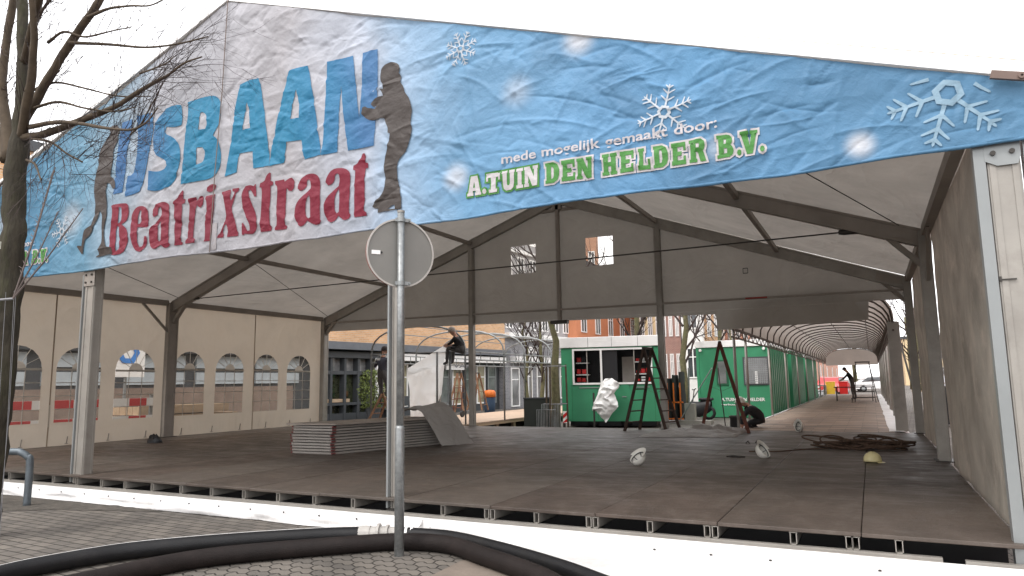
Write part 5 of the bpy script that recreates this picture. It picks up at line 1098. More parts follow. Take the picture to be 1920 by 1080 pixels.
Y2=20.8; c2=container('green_container','green container kiosk with barred window and white lettering, beside the tunnel entrance',8.46,11.02,Y2,27.0,GZ+.03,2.26,2.5)
wA=at(1395,672,1,Y2-.03); wB=at(1441,719,1,Y2-.03)
wf=obj_box('window',wA.x-.05,Y2-.04,wB.z-.05,wB.x+.05,Y2-.003,wA.z+.05,GREYP,c2)
obj_box('pane',wA.x,Y2-.055,wB.z,wB.x,Y2-.041,wA.z,GLASSM,wf); 
b=MB()
for k in range(1,12): xx=wA.x+(wB.x-wA.x)*k/12; b.box(xx-.006,Y2-.066,wB.z,xx+.006,Y2-.057,wA.z)
for k in range(1,12): zz=wB.z+(wA.z-wB.z)*k/12; b.box(wA.x,Y2-.066,zz-.006,wB.x,Y2-.057,zz+.006)
b.build('bars',ALUL,wf)
obj_box('paper_notice',wA.x+.35,Y2-.057,wB.z,wB.x-.35,Y2-.0555,wB.z+.45,WHITEP,wf)
wA=at(1342,675,1,Y2-.03); wB=at(1366,722,1,Y2-.03); wf=obj_box('window',wA.x,Y2-.04,wB.z,wB.x,Y2-.003,wA.z,DGREEN,c2); obj_box('pane',wA.x+.06,Y2-.05,wB.z+.06,wB.x-.06,Y2-.041,wA.z-.06,GLASSM,wf)
def sign_text(txt,size,loc,width,m,parent,name='lettering',rot=None,ext=.004):
    cu=bpy.data.curves.new('t','FONT'); cu.body=txt; cu.size=size; cu.offset=size*.02; cu.extrude=ext; cu.resolution_u=2
    o=bpy.data.objects.new('t',cu); S.collection.objects.link(o); bpy.context.view_layer.update()
    me=bpy.data.meshes.new_from_object(o.evaluated_get(bpy.context.evaluated_depsgraph_get())); bpy.data.objects.remove(o)
    xs_=[v.co.x for v in me.vertices]; sx=width/(max(xs_)-min(xs_)); M_=rot or Matrix.Rotation(math.pi/2,3,'X'); base=world_loc(parent)
    for v in me.vertices: v.co=M_@Vector((v.co.x*sx,v.co.y,v.co.z))+Vector(loc)-base
    me.materials.append(m); ob=bpy.data.objects.new(name,me); S.collection.objects.link(ob); ob.parent=parent; return ob
q=at(1353,752,1,Y2-.02); q2=at(1435,752,1,Y2-.02)
sign_text('A.TUIN DEN HELDER',.16,(q.x,Y2-.012,q.z),q2.x-q.x,WHITEP,c2); q=at(1353,760,1,Y2-.02)
sign_text('verhuur',.09,(q.x,Y2-.012,q.z),.55,WHITEP,c2)
c3=container('green_container','second green container behind the lettered one along the tunnel',8.9,11.1,27.8,33.8,GZ+.03,2.3,2.5,grp=None)
c4=container('green_container','dark green container farthest along the tunnel',9.1,11.15,34.8,42.5,GZ+.03,2.2,2.4,grp=None)

# ---------------------------------------------------------------- buildings
dF=V(.12,1,0).normalized(); nF=V(dF.y,-dF.x,0); PF=V(-4.6,16.5,0)
def face(P,d,s,z,off=0.):
    n=V(d.y,-d.x,0); return P+d*s+n*off+V(0,0,z)
def fbox(b,P,d,s0,s1,z0,z1,o0,o1):
    vs=[face(P,d,s,z,o) for z in (z0,z1) for s,o in ((s0,o0),(s1,o0),(s1,o1),(s0,o1))]
    return b.add(vs,[(0,3,2,1),(4,5,6,7),(0,1,5,4),(1,2,6,5),(2,3,7,6),(3,0,4,7)])
def window(par,P,d,s,z,w_,h_,fm=WHITEP,gm=GLASSD,mull=1,trans=True,name='window',rec=0.0):
    t=.07; b=MB(); fbox(b,P,d,s,s+w_,z,z+t,rec,rec+.06); fbox(b,P,d,s,s+w_,z+h_-t,z+h_,rec,rec+.06); fbox(b,P,d,s,s+t,z+t,z+h_-t,rec,rec+.06); fbox(b,P,d,s+w_-t,s+w_,z+t,z+h_-t,rec,rec+.06)
    for k in range(mull): xx=s+w_*(k+1)/(mull+1); fbox(b,P,d,xx-t/2,xx+t/2,z+t,z+h_-t,rec,rec+.055)
    if trans: fbox(b,P,d,s+t,s+w_-t,z+h_*.68,z+h_*.68+t*.8,rec,rec+.052)
    f=b.build(name,fm,par); b=MB(); fbox(b,P,d,s+.01,s+w_-.01,z+.01,z+h_-.01,rec+.003,rec+.02); b.build('pane',gm,f); return f
def sof(u,P,d,off=0):
    """distance along a facade where the sight line of photo column u meets it"""
    r=Fw+Rr*((u-960)/CF); n=V(d.y,-d.x,0); t=((P+n*off-V(CX,CY,0)).dot(n))/(V(r.x,r.y,0).dot(n)); q=V(CX,CY,0)+V(r.x,r.y,0)*t; return (q-P).dot(d)
s945=sof(945,PF,dF); s1050=sof(1052,PF,dF)
B1=thing('shop_building','long orange brick building with dark shop front and grey fascia along the left','building',(-6,14,GZ))
b=MB(); fbox(b,PF,dF,-34,s945,2.72,7.6,-8,0); b.build('brick_wall',BRICKO,B1)
b=MB(); fbox(b,PF,dF,-34,s945,GZ,2.72,-8,-.4); b.build('ground_floor',GREYP,B1)
b=MB(); fbox(b,PF,dF,-34,s945+.05,2.50,2.80,-.35,.35); b.build('fascia',mat('grey_fascia_board',(.13,.14,.155),.5),B1)
b=MB(); fbox(b,PF,dF,-34,sof(712,PF,dF),2.18,2.42,-.36,.05); b.build('shop_awning_box',GREYP,B1)
b=MB(); fbox(b,PF,dF,-34.2,s945+.05,7.6,7.9,-8.1,.1); b.build('roof',GREYP,B1)
for k in range(8): window(B1,PF,dF,-30+k*5.1,4.5,2.4,1.7,WHITEP,GLASSD,2)
# dark shop front bays
s0=sof(600,PF,dF); s1=sof(700,PF,dF)
b=MB()
for k in (0,.22,.47,.72,.96): s=s0+(s1-s0)*k; fbox(b,PF,dF,s,s+.11,GZ,2.2,-.39,-.02)
fbox(b,PF,dF,s0,s1,.30,.40,-.37,-.03); fbox(b,PF,dF,s0,s1,1.52,1.66,-.37,-.03); fbox(b,PF,dF,s0,s1,GZ,-.02,-.37,-.05); b.build('shop_front_frame',GREYP,B1)
b=MB(); fbox(b,PF,dF,s0,s1,-.02,1.54,-.35,-.30); b.build('shop_window',mat('shop_glass_plants',(.035,.04,.022),.06,spec=.9,var=.9,vs=3.5,dirt=((.14,.15,.07),.5,2.5)),B1)
b=MB(); fbox(b,PF,dF,s0,s1,1.66,2.18,-.35,-.30); b.build('transom_window',mat('transom_reflection',(.22,.22,.22),.06,spec=.9,var=.5,vs=2),B1)  # pale grey colour stands for the reflection in these upper panes
b=MB(); fbox(b,PF,dF,s0+.4,s0+(s1-s0)*.6,.42,.55,-.29,-.1); b.build('window_ledge',WOODL,B1)
b=MB(); s=sof(702,PF,dF); fbox(b,PF,dF,s,s+.12,GZ,2.2,.1,.2); b.build('white_post',WHITEP,B1)
b=MB(); fbox(b,PF,dF,sof(704,PF,dF),sof(722,PF,dF),1.65,2.45,-.38,-.02); b.build('grey_panel',mat('khaki_panel',(.25,.24,.19)),B1)
# pale lower front seen through the tent windows
b=MB()
for s in np.arange(-20,-2.5,2.3): fbox(b,PF,dF,s,s+1.9,1.72,2.12,-.39,-.3); fbox(b,PF,dF,s,s+1.9,1.2,1.58,-.39,-.3)
b.build('white_front_panel',mat('pale_blue_panel',(.5,.55,.58),.4),B1)
b=MB(); fbox(b,PF,dF,-22,-2.3,GZ,1.1,-.39,-.25); b.build('brown_plinth',mat('plinth_brown',(.26,.19,.15),.8,var=.2),B1)
# white shop part
s0=sof(722,PF,dF); s1=sof(940,PF,dF)
b=MB(); fbox(b,PF,dF,s0,s1,2.12,2.42,-.38,.25); b.build('white_canopy',WHITEP,B1)
s=sof(838,PF,dF); e=sof(872,PF,dF); b=MB(); fbox(b,PF,dF,s,e,1.75,2.1,-.1,-.02); sb=b.build('sign_board',WHITEP,B1)
Rf=Matrix((dF,V(0,0,1),nF)).transposed()
sign_text('VAPE',.22,face(PF,dF,s+.5,1.86,-.005),1.7,mat('sign_grey',(.3,.3,.33)),sb,'lettering',Rf)
n=9; 
for k in range(n):
    a=s0+(s1-s0)*k/n; window(B1,PF,dF,a+.12,.05 if k%3 else GZ,(s1-s0)/n-.24,1.95 if k%3 else 2.3,WHITEP if k%2 else ALUL,mat('lit_shop_interior',(.33,.3,.2),.3,var=.5,vs=1.4) if k==0 else (bpy.data.materials['lit_shop_interior'] if k%2 else GLASSM),0,True,'shop_window',-.38)
# grey brick shop
B2=thing('grey_brick_shop','grey brick shop with white framed windows and banded white upper floors','building',(-4,30,GZ))
b=MB(); fbox(b,PF,dF,s945+.02,s1050+3,GZ,3.5,-8,0); b.build('wall',BRICKG,B2)
b=MB(); fbox(b,PF,dF,s945+.5,s1050+3,2.15,2.5,0,.35); b.build('white_canopy',WHITEP,B2)
b=MB(); fbox(b,PF,dF,s945,s1050+3.1,3.5,3.78,-7,.3); b.build('white_cornice',WHITEP,B2)
b=MB(); fbox(b,PF,dF,s945+.1,s1050+3,3.78,9.4,-8.6,-1.2); b.build('upper_wall',mat('grey_slate',(.34,.33,.33),.7,var=.15),B2)
L_=s1050+3-s945
for k in range(7): window(B2,PF,dF,s945+.5+k*L_/7,GZ+.1 if k in(0,3) else .1,L_/7-.5,2.1 if k in (0,3) else 1.9,WHITEP,GLASSM,1 if k%2 else 0,True,'shop_window',.003)
for r in range(2):
    for k in range(7): window(B2,PF,dF,s945+.5+k*L_/7,4.2+r*2.6,L_/7*.55,1.7,WHITEP,GLASSD,1,False,'window',-1.197)
    b=MB(); fbox(b,PF,dF,s945+.1,s1050+3,6.1+r*2.6,6.3+r*2.6,-1.2,-1.0); b.build('white_band',WHITEP,B2)
sx=sof(985,PF,dF); sign_text('en',.75,face(PF,dF,sx,2.75,.01),1.6,WHITEP,B2,'lettering',Rf)
# row of tall houses across the square, each its own building
def house(label,u0,u1,dist,vpu,hgt,wm,bays,floors,z0w=1.2,ww=.9,wh=1.5,fh=2.7,roofm=GREYP,name='town_house',mull=1,dep=8):
    r=Fw+Rr*((u0-960)/CF); r=V(r.x,r.y,0).normalized(); P=V(CX,CY,0)+r*dist
    if vpu<2000: d=Fw+Rr*((vpu-960)/CF); d=V(d.x,d.y,0).normalized()
    else: d=Matrix.Rotation(-.05,3,'Z')@V(r.y,-r.x,0)
    s1=sof(u1,P,d)
    t_=thing(name,label,'building',P+V(0,0,GZ)); b=MB(); fbox(b,P,d,0,s1,GZ,hgt,-dep,0); b.build('wall',wm,t_)
    b=MB(); fbox(b,P,d,-.15,s1+.15,hgt,hgt+.35,-dep-.2,.25); b.build('roof',roofm,t_)
    bw_=s1/bays
    for f in range(floors):
        for k in range(bays):
            w2=min(ww,bw_*.6); window(t_,P,d,bw_*(k+.5)-w2/2,z0w+f*fh,w2,wh,WHITEP,GLASSD,mull,True,'window',.003)
    return t_
house('narrow white house with grey window strips above the grey shop',1040,1074,47,1900,11,WHITER,3,3,1.5,.9,1.9,3.0)
house('tall pale pinkish brick house rising behind the grey shop',946,1044,58,3000,16,mat('pale_brick',(.36,.26,.20),.85),4,5,1.5,1.2,1.7,3.0)
house('tall narrow brick gable rising behind the orange rendered house',1080,1121,60,3000,16,mat('gable_brick',(.42,.24,.16),.85),2,5,1.5,1.2,1.7,3.0)
house('bright orange rendered house with tall white windows behind the first kiosk',1078,1192,46,1620,8.9,RENDO,5,3,1.35,1.0,1.7,3.0,dep=3)
house('cream coloured house between the orange and the pink brick houses',1194,1238,55,3500,12,CREAM,3,3,1.5,.9,1.5,3.0)
house('pink brick house with paired windows right of the middle tent post',1236,1272,50,5500,12.5,BRICKP,3,4,1.2,1.0,1.7,2.9)
house('white rendered house with two dark square windows above the stacked crates',1274,1312,46,2500,12,WHITER,1,4,1.2,1.6,1.9,3.1,mull=1)
house('tall orange brick house left of the tunnel entrance',1306,1346,52,4500,13,BRICKO,3,4,1.1,.9,1.6,3.0)
house('dark red brick house behind the bare street trees at the tunnel entrance',1342,1400,56,3500,13,BRICKR,4,4,1.1,1.0,1.6,3.0)
house('red brick terrace seen past the far green container',1480,1560,75,1640,10,BRICKR,6,3,1.2,1.2,1.6,3.0,dep=2)
# right hand side and far end
PR=V(21.5,12,0); dR=V(0,-1,0)
B9=thing('right_terrace','red brick terrace on the right side of the street behind the tent wall','building',(22,20,GZ))
b=MB(); fbox(b,V(21.5,40,0),dR,0,44,GZ,8.5,-8,0) ; b.build('wall',BRICKR,B9)
b=MB(); fbox(b,V(21.5,40,0),dR,-.2,44.2,8.5,8.8,-8.2,.2); b.build('roof',GREYP,B9)
for f in range(2):
    for k in range(14): window(B9,V(21.5,40,0),dR,1+k*3.1,1.0+f*3.1,1.5,1.7,WHITEP,GLASSD,1)
for i,(x,w_,h_,y,mm,lab) in enumerate(((-14,16,8,118,WHITER,'distant white block left of the street end'),(19,14,7,122,CREAM,'distant pale block closing the street on the right'))):
    t_=thing('distant_block',lab,'building',(x,y,GZ)); obj_box('wall',x,y,GZ,x+w_,y+8,h_,mm,t_); obj_box('roof',x-.2,y-.2,h_,x+w_+.2,y+8.2,h_+.4,GREYP,t_)
    for f in range(2):
        for k in range(int(w_/3)): window(t_,V(x,y,0),V(1,0,0),1+k*3,1+f*2.8,1.6,1.5)
# ---------------------------------------------------------------- trees behind
def tree(label,base,h,r,seed,green=True,spread=1.0,nl=9,start=.35):
    rg=random.Random(seed); t_=thing('bare_tree',label,'tree',base,'bare street trees behind the tent')
    base=Vector(base); b=MB(); pts=[base+V(rg.uniform(-.04,.04)*k,rg.uniform(-.04,.04)*k,h*k/6) for k in range(7)]; rs=[r*(1-.12*k) for k in range(7)]; b.tube(pts,rs,9); b.build('trunk',BARK2 if green else BARKL,t_,True)
    b=MB()
    def br(p,d,l,r_,lev):
        q=[p]; dd=d.copy(); c=p.copy(); ds=[]
        for i in range(4):
            dd=(dd+V(rg.uniform(-.2,.2),rg.uniform(-.2,.2),rg.uniform(-.05,.25))).normalized(); c=c+dd*l/4; q.append(c.copy()); ds.append(dd.copy())
        b.tube(q,[r_*(1-.7*i/4) for i in range(5)],3 if lev<2 else 5,cap=False)
        if lev>0:
            for j in range(4):
                i=rg.randint(0,3); ax=V(rg.uniform(-1,1),rg.uniform(-1,1),rg.uniform(-1,1)).normalized(); br(q[i+1],Matrix.Rotation(rg.uniform(.4,.9),3,ax)@ds[i],l*rg.uniform(.45,.7),r_*.5,lev-1)
    for k in range(nl):
        t=start+(1-start)*k/nl; p=base+V(0,0,h*t); a=rg.uniform(0,6.28); br(p,V(math.cos(a)*.7*spread,math.sin(a)*.7*spread,.7).normalized(),h*rg.uniform(.28,.42),r*.33,2)
    b.build('crown',TWIG,t_); return t_
q=at(1043,799,2,GZ); q=V(6.0,13.6,GZ) if False else at(1043,800,1,13.6); tb=V(q.x,13.6,GZ)
tree('mossy tree trunk tied to stakes just left of the first green kiosk',tb,5.2,.15,1,True,1.0,9,.62)
st_=thing('tree_stakes','wooden stakes with tie bands round the mossy tree left of the first kiosk','stakes',tb)
b=MB()
for dx,dy in ((-.35,.1),(.3,.2),(-.05,-.3)): b.tube([tb+V(dx,dy,0),tb+V(dx*.9,dy*.9,1.9)],.03,6)
b.build('stake',BARKL,st_)
b=MB(); 
for zz in (.75,1.85):
    b=MB(); b.tube([tb+V(.36*math.cos(a),.32*math.sin(a),zz) for a in [k*.7 for k in range(10)]],.012,4); b.build('tie_band',LW,st_)
for (u,dst,h,r,sd,lab) in ((1190,30,7,.17,2,'bare tree standing behind the right half of the first kiosk'),(1277,26,6.5,.14,4,'greenish bare tree between the first kiosk and the lettered container'),(1345,33,7,.14,6,'slim bare tree behind the red brown ladder'),(1362,31,5.0,.07,8,'young bare tree right of the red brown ladder'),(985,34,4.6,.12,9,'bare tree in front of the grey brick shop'),(1012,27,4.6,.1,10,'slim many stemmed bare tree near the grey brick shop'),(1695,90,8,.3,11,'far bare tree right of the tunnel end'),(1708,80,7,.3,12,'far rounded bare tree right of the tunnel'),(1590,100,8,.3,13,'far bare tree at the street end behind the tunnel')):
    r_=Fw+Rr*((u-960)/CF); r_=V(r_.x,r_.y,0).normalized(); tree(lab,V(CX,CY,GZ)+r_*dst,h,r,sd,True,1.0,10,.3)
# ---------------------------------------------------------------- people
def person(name,label,J,cols,loc,hat_=None,hair=None,facing=None,scale=1.0):
    """J: joints in metres relative to the hip centre; one skinned surface, coloured by region"""
    t_=thing(name,label,'person',loc)
    P=[];E_=[];Rd=[]; idx={}
    def nv(k,p,r):
        idx[k]=len(P); P.append(Vector(p)*scale); Rd.append(r*scale)
    for k,p,r in J['v']: nv(k,p,r)
    for a,b_ in J['e']: E_.append((idx[a],idx[b_]))
    f=(facing or V(0,-1,0)).normalized(); side=V(-f.y,f.x,0)
    for h,el in (('hl','el'),('hr','er')):
        H=P[idx[h]]; d=(H-P[idx[el]]).normalized(); s_=d.cross(f); s_=s_.normalized() if s_.length>.1 else side
        for k in range(4):
            o=(k-1.5)*.018; l=(.07,.082,.078,.06)[k]
            a=len(P); P.append(H+d*.035+s_*o); Rd.append(.011); E_.append((idx[h],a)); P.append(H+d*(.04+l*.55)+s_*o*1.15+f*.008); Rd.append(.009); E_.append((a,a+1)); P.append(H+d*(.035+l)+s_*o*1.2+f*.025); Rd.append(.008); E_.append((a+1,a+2))
        a=len(P); P.append(H+s_*.035+d*.01+f*.012); Rd.append(.011); E_.append((idx[h],a)); P.append(H+s_*.05+d*.045+f*.02); Rd.append(.009); E_.append((a,a+1))
    me=bpy.data.meshes.new('body'); me.from_pydata(P,E_,[]); ob=bpy.data.objects.new('tmp',me); S.collection.objects.link(ob)
    sk=ob.modifiers.new('s','SKIN'); sk.use_smooth_shade=True
    for i,v in enumerate(me.skin_vertices[0].data): v.radius=(Rd[i],Rd[i]); v.use_root=(i==0)
    sb=ob.modifiers.new('u','SUBSURF'); sb.levels=1; sb.render_levels=1
    bpy.context.view_layer.update(); m2=bpy.data.meshes.new_from_object(ob.evaluated_get(bpy.context.evaluated_depsgraph_get())); bpy.data.objects.remove(ob)
    # continuous body: sculpt a face on the head end, colour by nearest joint
    hd=P[idx['head']]; up_=(hd-P[idx['neck']]).normalized()
    mats_=[SKIN]+list(cols); m2.materials.clear()
    for mm in mats_: m2.materials.append(mm)
    reg=J['reg']; keys=list(idx)
    for p in m2.polygons:
        c=p.center; bestk=min(range(len(P)),key=lambda i:(P[i]-c).length)
        k=keys[bestk] if bestk<len(keys) else 'hl'; p.material_index=reg.get(k,1); p.use_smooth=True
    o=bpy.data.objects.new('body',m2); S.collection.objects.link(o); o.parent=t_
    b=MB(); r=.1*scale; L0=Vector(loc)
    hc=L0+hd+up_*.02
    # features: nose, brows, eyes, mouth, ears
    b.lathe((0,0,0),[(0,-.0),(.014,0),(.010,.03),(0,.04)],6); b.v=[tuple(hc+f*(.098*scale)+Vector((x,y,z-.03))) for x,y,z in b.v]; b.build('nose',SKIN,t_,True)
    b=MB()
    for s_ in (-1,1): 
        q=hc+f*.088*scale+side*s_*.032; b.box(q.x-.008,q.y-.008,q.z+.004,q.x+.008,q.y+.008,q.z+.014)
    b.build('eyes',BLACK,t_); b=MB(); q=hc+f*.09*scale-V(0,0,.05); b.beam(q-side*.022,q+side*.022,.008,.008); b.build('mouth',mat('lips',(.35,.13,.11)) if 'lips' not in bpy.data.materials else bpy.data.materials['lips'],t_)
    b=MB()
    for s_ in (-1,1): q=hc+side*s_*.088*scale; b.tube([q-V(0,0,.03),q+side*s_*.012,q+V(0,0,.03)],.012,6)
    b.build('ears',SKIN,t_,True)
    if hair or hat_:
        b=MB(); b.lathe((0,0,0),[(0,.128),(.05,.118),(.085,.085),(.104,.035),(.108,-.0 if hat_ else -.02)],18); 
        if hat_: b.lathe((0,0,0),[(.108,0),(.135,-.005),(.135,.004),(.105,.008)],18)
        b.v=[tuple(hc+Vector((x*scale,y*scale,(z+.012)*scale))) for x,y,z in b.v]; b.build('helmet' if hat_ else 'hair',hat_ or hair,t_,True)
    return t_
def rig(pel,neck,head,sl,el,hl,sr,er,hr,kl,fl,tl_,kr,fr,tr_):
    ch=tuple((Vector(pel)*.35+Vector(neck)*.65)); mid=tuple((Vector(pel)*.7+Vector(neck)*.3)); hw=.09
    s=Vector(sl)-Vector(sr); s.normalize(); pl=Vector(pel)+s*hw-V(0,0,.03); pr_=Vector(pel)-s*hw-V(0,0,.03); nb=Vector(neck)-V(0,0,.06)
    v=[('pel',pel,.125),('mid',mid,.135),('ch',ch,.15),('nb',nb,.10),('neck',neck,.055),('head',head,.088),('top',tuple(Vector(head)+(Vector(head)-Vector(neck)).normalized()*.085),.06),
       ('sl',sl,.065),('el',el,.048),('hl',hl,.032),('sr',sr,.065),('er',er,.048),('hr',hr,.032),('pl',pl,.095),('kl',kl,.065),('al',fl,.045),('tl',tl_,.036),('pr',pr_,.095),('kr',kr,.065),('ar',fr,.045),('tr',tr_,.036)]
    e=[('pel','mid'),('mid','ch'),('ch','nb'),('nb','neck'),('neck','head'),('head','top'),('ch','sl'),('sl','el'),('el','hl'),('ch','sr'),('sr','er'),('er','hr'),('pel','pl'),('pl','kl'),('kl','al'),('al','tl'),('pel','pr'),('pr','kr'),('kr','ar'),('ar','tr')]
    reg={'pel':2,'mid':1,'ch':1,'nb':1,'neck':0,'head':0,'top':0,'sl':1,'el':1,'hl':0,'sr':1,'er':1,'hr':0,'pl':2,'kl':2,'al':2,'tl':3,'pr':2,'kr':2,'ar':2,'tr':3}
    return {'v':v,'e':e,'reg':reg}
JK=mat('black_jacket',(.025,.025,.028),.8,var=.2,vs=8); JK2=mat('navy_work_jacket',(.05,.05,.065),.8,var=.2,vs=8); TR=mat('grey_work_trousers',(.09,.085,.085),.8,var=.2,vs=8); SH=mat('black_shoes',(.02,.02,.02),.6)
HRD=mat('dark_hair',(.03,.022,.02),.8); HRG=mat('short_grey_hair',(.35,.3,.26),.8)
# worker on the ladder, seen from behind, reaching up to the frame
p1=at(717,701,1,10.95)
person('person','person in a dark work jacket seen from behind, standing on a wooden ladder',
  rig((0,0,0),(-.02,.06,.52),(-.0,.09,.66),(-.2,.06,.43),(-.34,.08,.2),(-.40,.2,.28),(.2,.06,.43),(.36,.12,.4),(.38,.2,.66),(-.10,.08,-.42),(-.09,0,-.84),(-.09,.14,-.87),(.12,.1,-.40),(.12,.03,-.62),(.12,.16,-.66)),(JK2,TR,SH),p1,None,HRD,V(.1,1,0))
b=MB(); q=p1+V(-.02,-.155,.42); b.box(q.x-.06,q.y-.003,q.z-.03,q.x+.05,q.y,q.z+.03); pb_=b.build('back_patch',WHITEP); 
for o in bpy.data.objects:
    if o.get('label','').startswith('person in a dark work jacket'): 
        pb_.parent=o; pb_.location=-o.location
# his ladder
lf=at(706,776,1,10.8); lf.z=0
WOL=mat('worn_orange_timber',(.24,.13,.075),.7,var=.2,vs=6)
stepladder('wooden_ladder','orange brown wooden ladder under the worker in the dark jacket',V(p1.x+.10,10.98,p1.z-.55),V(p1.x-.18,10.75,0),V(p1.x+.45,11.1,0),V(.1,1,0),.4,WOL,.38,5)
# seated man on the eave rail
p2=at(862,660,1,10.65); p2.z=1.99
person('person','person in a black jacket sitting on top of the hoop frame, bare headed',
  rig((.10,0,0),(-.10,-.04,.38),(-.19,-.07,.49),(-.04,-.2,.31),(-.16,-.2,.18),(-.34,-.12,.14),(-.07,.17,.31),(-.22,.14,.14),(-.36,.02,.12),(-.30,-.14,.06),(-.32,-.14,-.34),(-.44,-.14,-.38),(-.27,.12,.08),(-.30,.12,-.32),(-.42,.12,-.36)),(JK,TR,SH),p2,None,HRG,V(-1,-.35,-.05))
# man bending down with a white helmet
p3=V(11.35,10.75,.78-.3)
p3=at(1420,752,1,11.1)
person('person','person in black with a white helmet crouching behind the red brown ladder',
  rig((.06,.1,0),(-.22,-.06,.30),(-.34,-.12,.34),(-.16,-.2,.22),(-.30,-.28,.0),(-.34,-.22,-.22),(-.20,.12,.26),(-.34,.1,.02),(-.36,.0,-.2),(-.24,-.06,-.12),(.02,-.02,-.44),(-.12,-.04,-.48),(-.18,.2,-.12),(.08,.2,-.44),(-.06,.2,-.48)),(JK,JK,SH),V(p3.x,11.1,GZ+.51),HATW,None,V(-.9,-.4,-.2))
# man in the tunnel
person('person','person in dark clothes bending forward far down the tunnel',
  rig((0,0,0),(-.18,-.02,.46),(-.30,-.04,.56),(-.16,-.18,.38),(-.34,-.16,.16),(-.5,-.12,.06),(-.16,.18,.38),(-.36,.16,.18),(-.5,.1,.06),(-.04,-.1,-.42),(.02,-.1,-.84),(-.12,-.1,-.87),(.06,.1,-.42),(.12,.1,-.84),(0,.1,-.87)),(JK,TR,SH),V(13.35,33.5,.9),None,HRD,V(-1,-.2,0))
# ---------------------------------------------------------------- street clutter
# red and white barriers and timber outside the left wall
for i,(x,y,ln,a,lab) in enumerate(((-1.6,4.2,3.4,.05,'red and white barrier board seen through the windows left of the front post'),(-1.4,.8,2.8,0,'red and white barrier board nearest the tree, seen through the left windows'))):
    t_=thing('barrier',lab,'barrier',(x,y,GZ)); d=V(math.sin(a),math.cos(a),0); P=V(x,y-ln/2,0)
    for z in (.25,.66):
        b=MB(); fbox(b,P,d,0,ln,z,z+.2,0,.03); b.build('board',WHITEP,t_)
        b=MB()
        for k in range(4): fbox(b,P,d,ln*(k+.12)/4,ln*(k+.62)/4,z+.003,z+.197,.03,.034)
        b.build('red_stripe',RED,t_)
    for s in (.1,ln-.2):
        b=MB(); fbox(b,P,d,s,s+.08,GZ,.95,-.06,0); b.build('post',STEEL,t_)
for i in range(4):
    t_=thing('timber_pack','pale timber pack in the pile outside the left arched windows, '+('lowest','second from the ground','third from the ground','topmost')[i],'timber',(-2.2,7.2,GZ),'timber packs outside the left wall')
    b=MB(); 
    for k in range(4): b.box(-2.7+.25*k,5.3+.1*i,GZ+.02+.24*i,-2.7+.25*k+.235,9.2-.3*i,GZ+.23+.24*i)
    b.build('planks',WOODL,t_); b=MB(); b.box(-2.72,6.2,GZ+.0+.24*i,-1.7,6.28,GZ+.02+.24*i); b.build('spacer',WOODR,t_)
t_=thing('blue_sign','white board with a blue emblem standing outside the left wall','sign',(-3.4,4.9,GZ))
q=at(240,668,0,-3.4); b=MB(); b.box(-3.44,q.y-.5,q.z-.55,-3.40,q.y+.5,q.z+.55); b.build('board',WHITEP,t_)
b=MB(); b.lathe((-3.385,q.y,q.z+.1),[(.18,-.006),(.33,-.006),(.33,.006),(.18,.006)],6,'x'); b.build('emblem',mat('sign_blue',(.05,.22,.6)),t_)
b=MB(); b.tube([(-3.46,q.y,GZ),(-3.46,q.y,q.z)],.04,8); b.build('post',STEEL,t_)
# planter with shrub by the dark shop, and bench
q=at(640,788,2,GZ); q=V(-2.9,16.2,GZ)
t_=thing('potted_shrub','leafy shrub in front of the dark shop window behind the left tent post','plant',q)
b=MB(); b.lathe(tuple(q),[(0,0),(.22,0),(.3,.5),(.27,.5),(.26,.44),(0,.44)],14); b.build('pot',GREYP,t_)
b=MB(); rg=random.Random(8)
for k in range(1500):
    a=rg.uniform(0,6.28); r=rg.random()**.5*.62; z=rg.uniform(.5,1.95); r*=(1-.35*abs(z-1.2)); p=q+V(r*math.cos(a),r*math.sin(a),z); d1=V(rg.uniform(-1,1),rg.uniform(-1,1),rg.uniform(-1,1)).normalized()*.05; d2=V(rg.uniform(-1,1),rg.uniform(-1,1),rg.uniform(-1,1)).normalized()*.03
    b.add([p-d1,p+d2,p+d1,p-d2],[(0,1,2,3)])
b.build('foliage',mat('shrub_leaf',(.10,.13,.03),.6,var=.4,vs=5),t_)
b=MB(); b.tube([q+V(0,0,.4),q+V(.02,0,1.2)],.025,6); b.build('stem',BARKL,t_)
t_=thing('shop_bench','dark wooden bench before the dark shop window','bench',(-2.9,18,GZ))
b=MB(); b.box(-3.2,16.8,.12,-2.8,19.4,.17); b.build('seat',GREYP,t_); b=MB(); b.box(-3.28,16.8,.2,-3.23,19.4,.6); b.build('backrest',GREYP,t_)
for y in (17,19.2): b=MB(); b.box(-3.2,y,GZ,-2.85,y+.06,.12); b.build('leg',GREYP,t_)
# upright dark board, stack of chairs
q0=at(985,803,2,GZ); fy=13.5; a=at(985,790,1,fy); c_=at(1012,790,1,fy+.3)
t_=thing('dark_board','upright dark green board leaning by the boardwalk end','board',(a.x,fy,GZ))
b=MB(); A=V(at(983,800,1,fy).x,fy,GZ); Bq=V(at(1034,800,1,fy+.4).x,fy+.4,GZ); d=(Bq-A).normalized(); hb=at(990,748,1,fy).z
fbox(b,V(A.x,A.y,0),V(d.x,d.y,0),0,(Bq-A).length,GZ+.03,hb,-.04,0); b.build('board',mat('dark_board_green',(.03,.035,.03),.6),t_)
b=MB(); fbox(b,V(A.x,A.y,0),V(d.x,d.y,0),-.02,(Bq-A).length+.02,hb,hb+.04,-.06,.02); b.build('top_rail',GREYP,t_)
t_=thing('stacked_chairs','grey stacked metal chair frames between the dark board and the mossy tree','chairs',(5.6,13.2,GZ))
b=MB(); cx_=at(1024,790,1,13.2).x
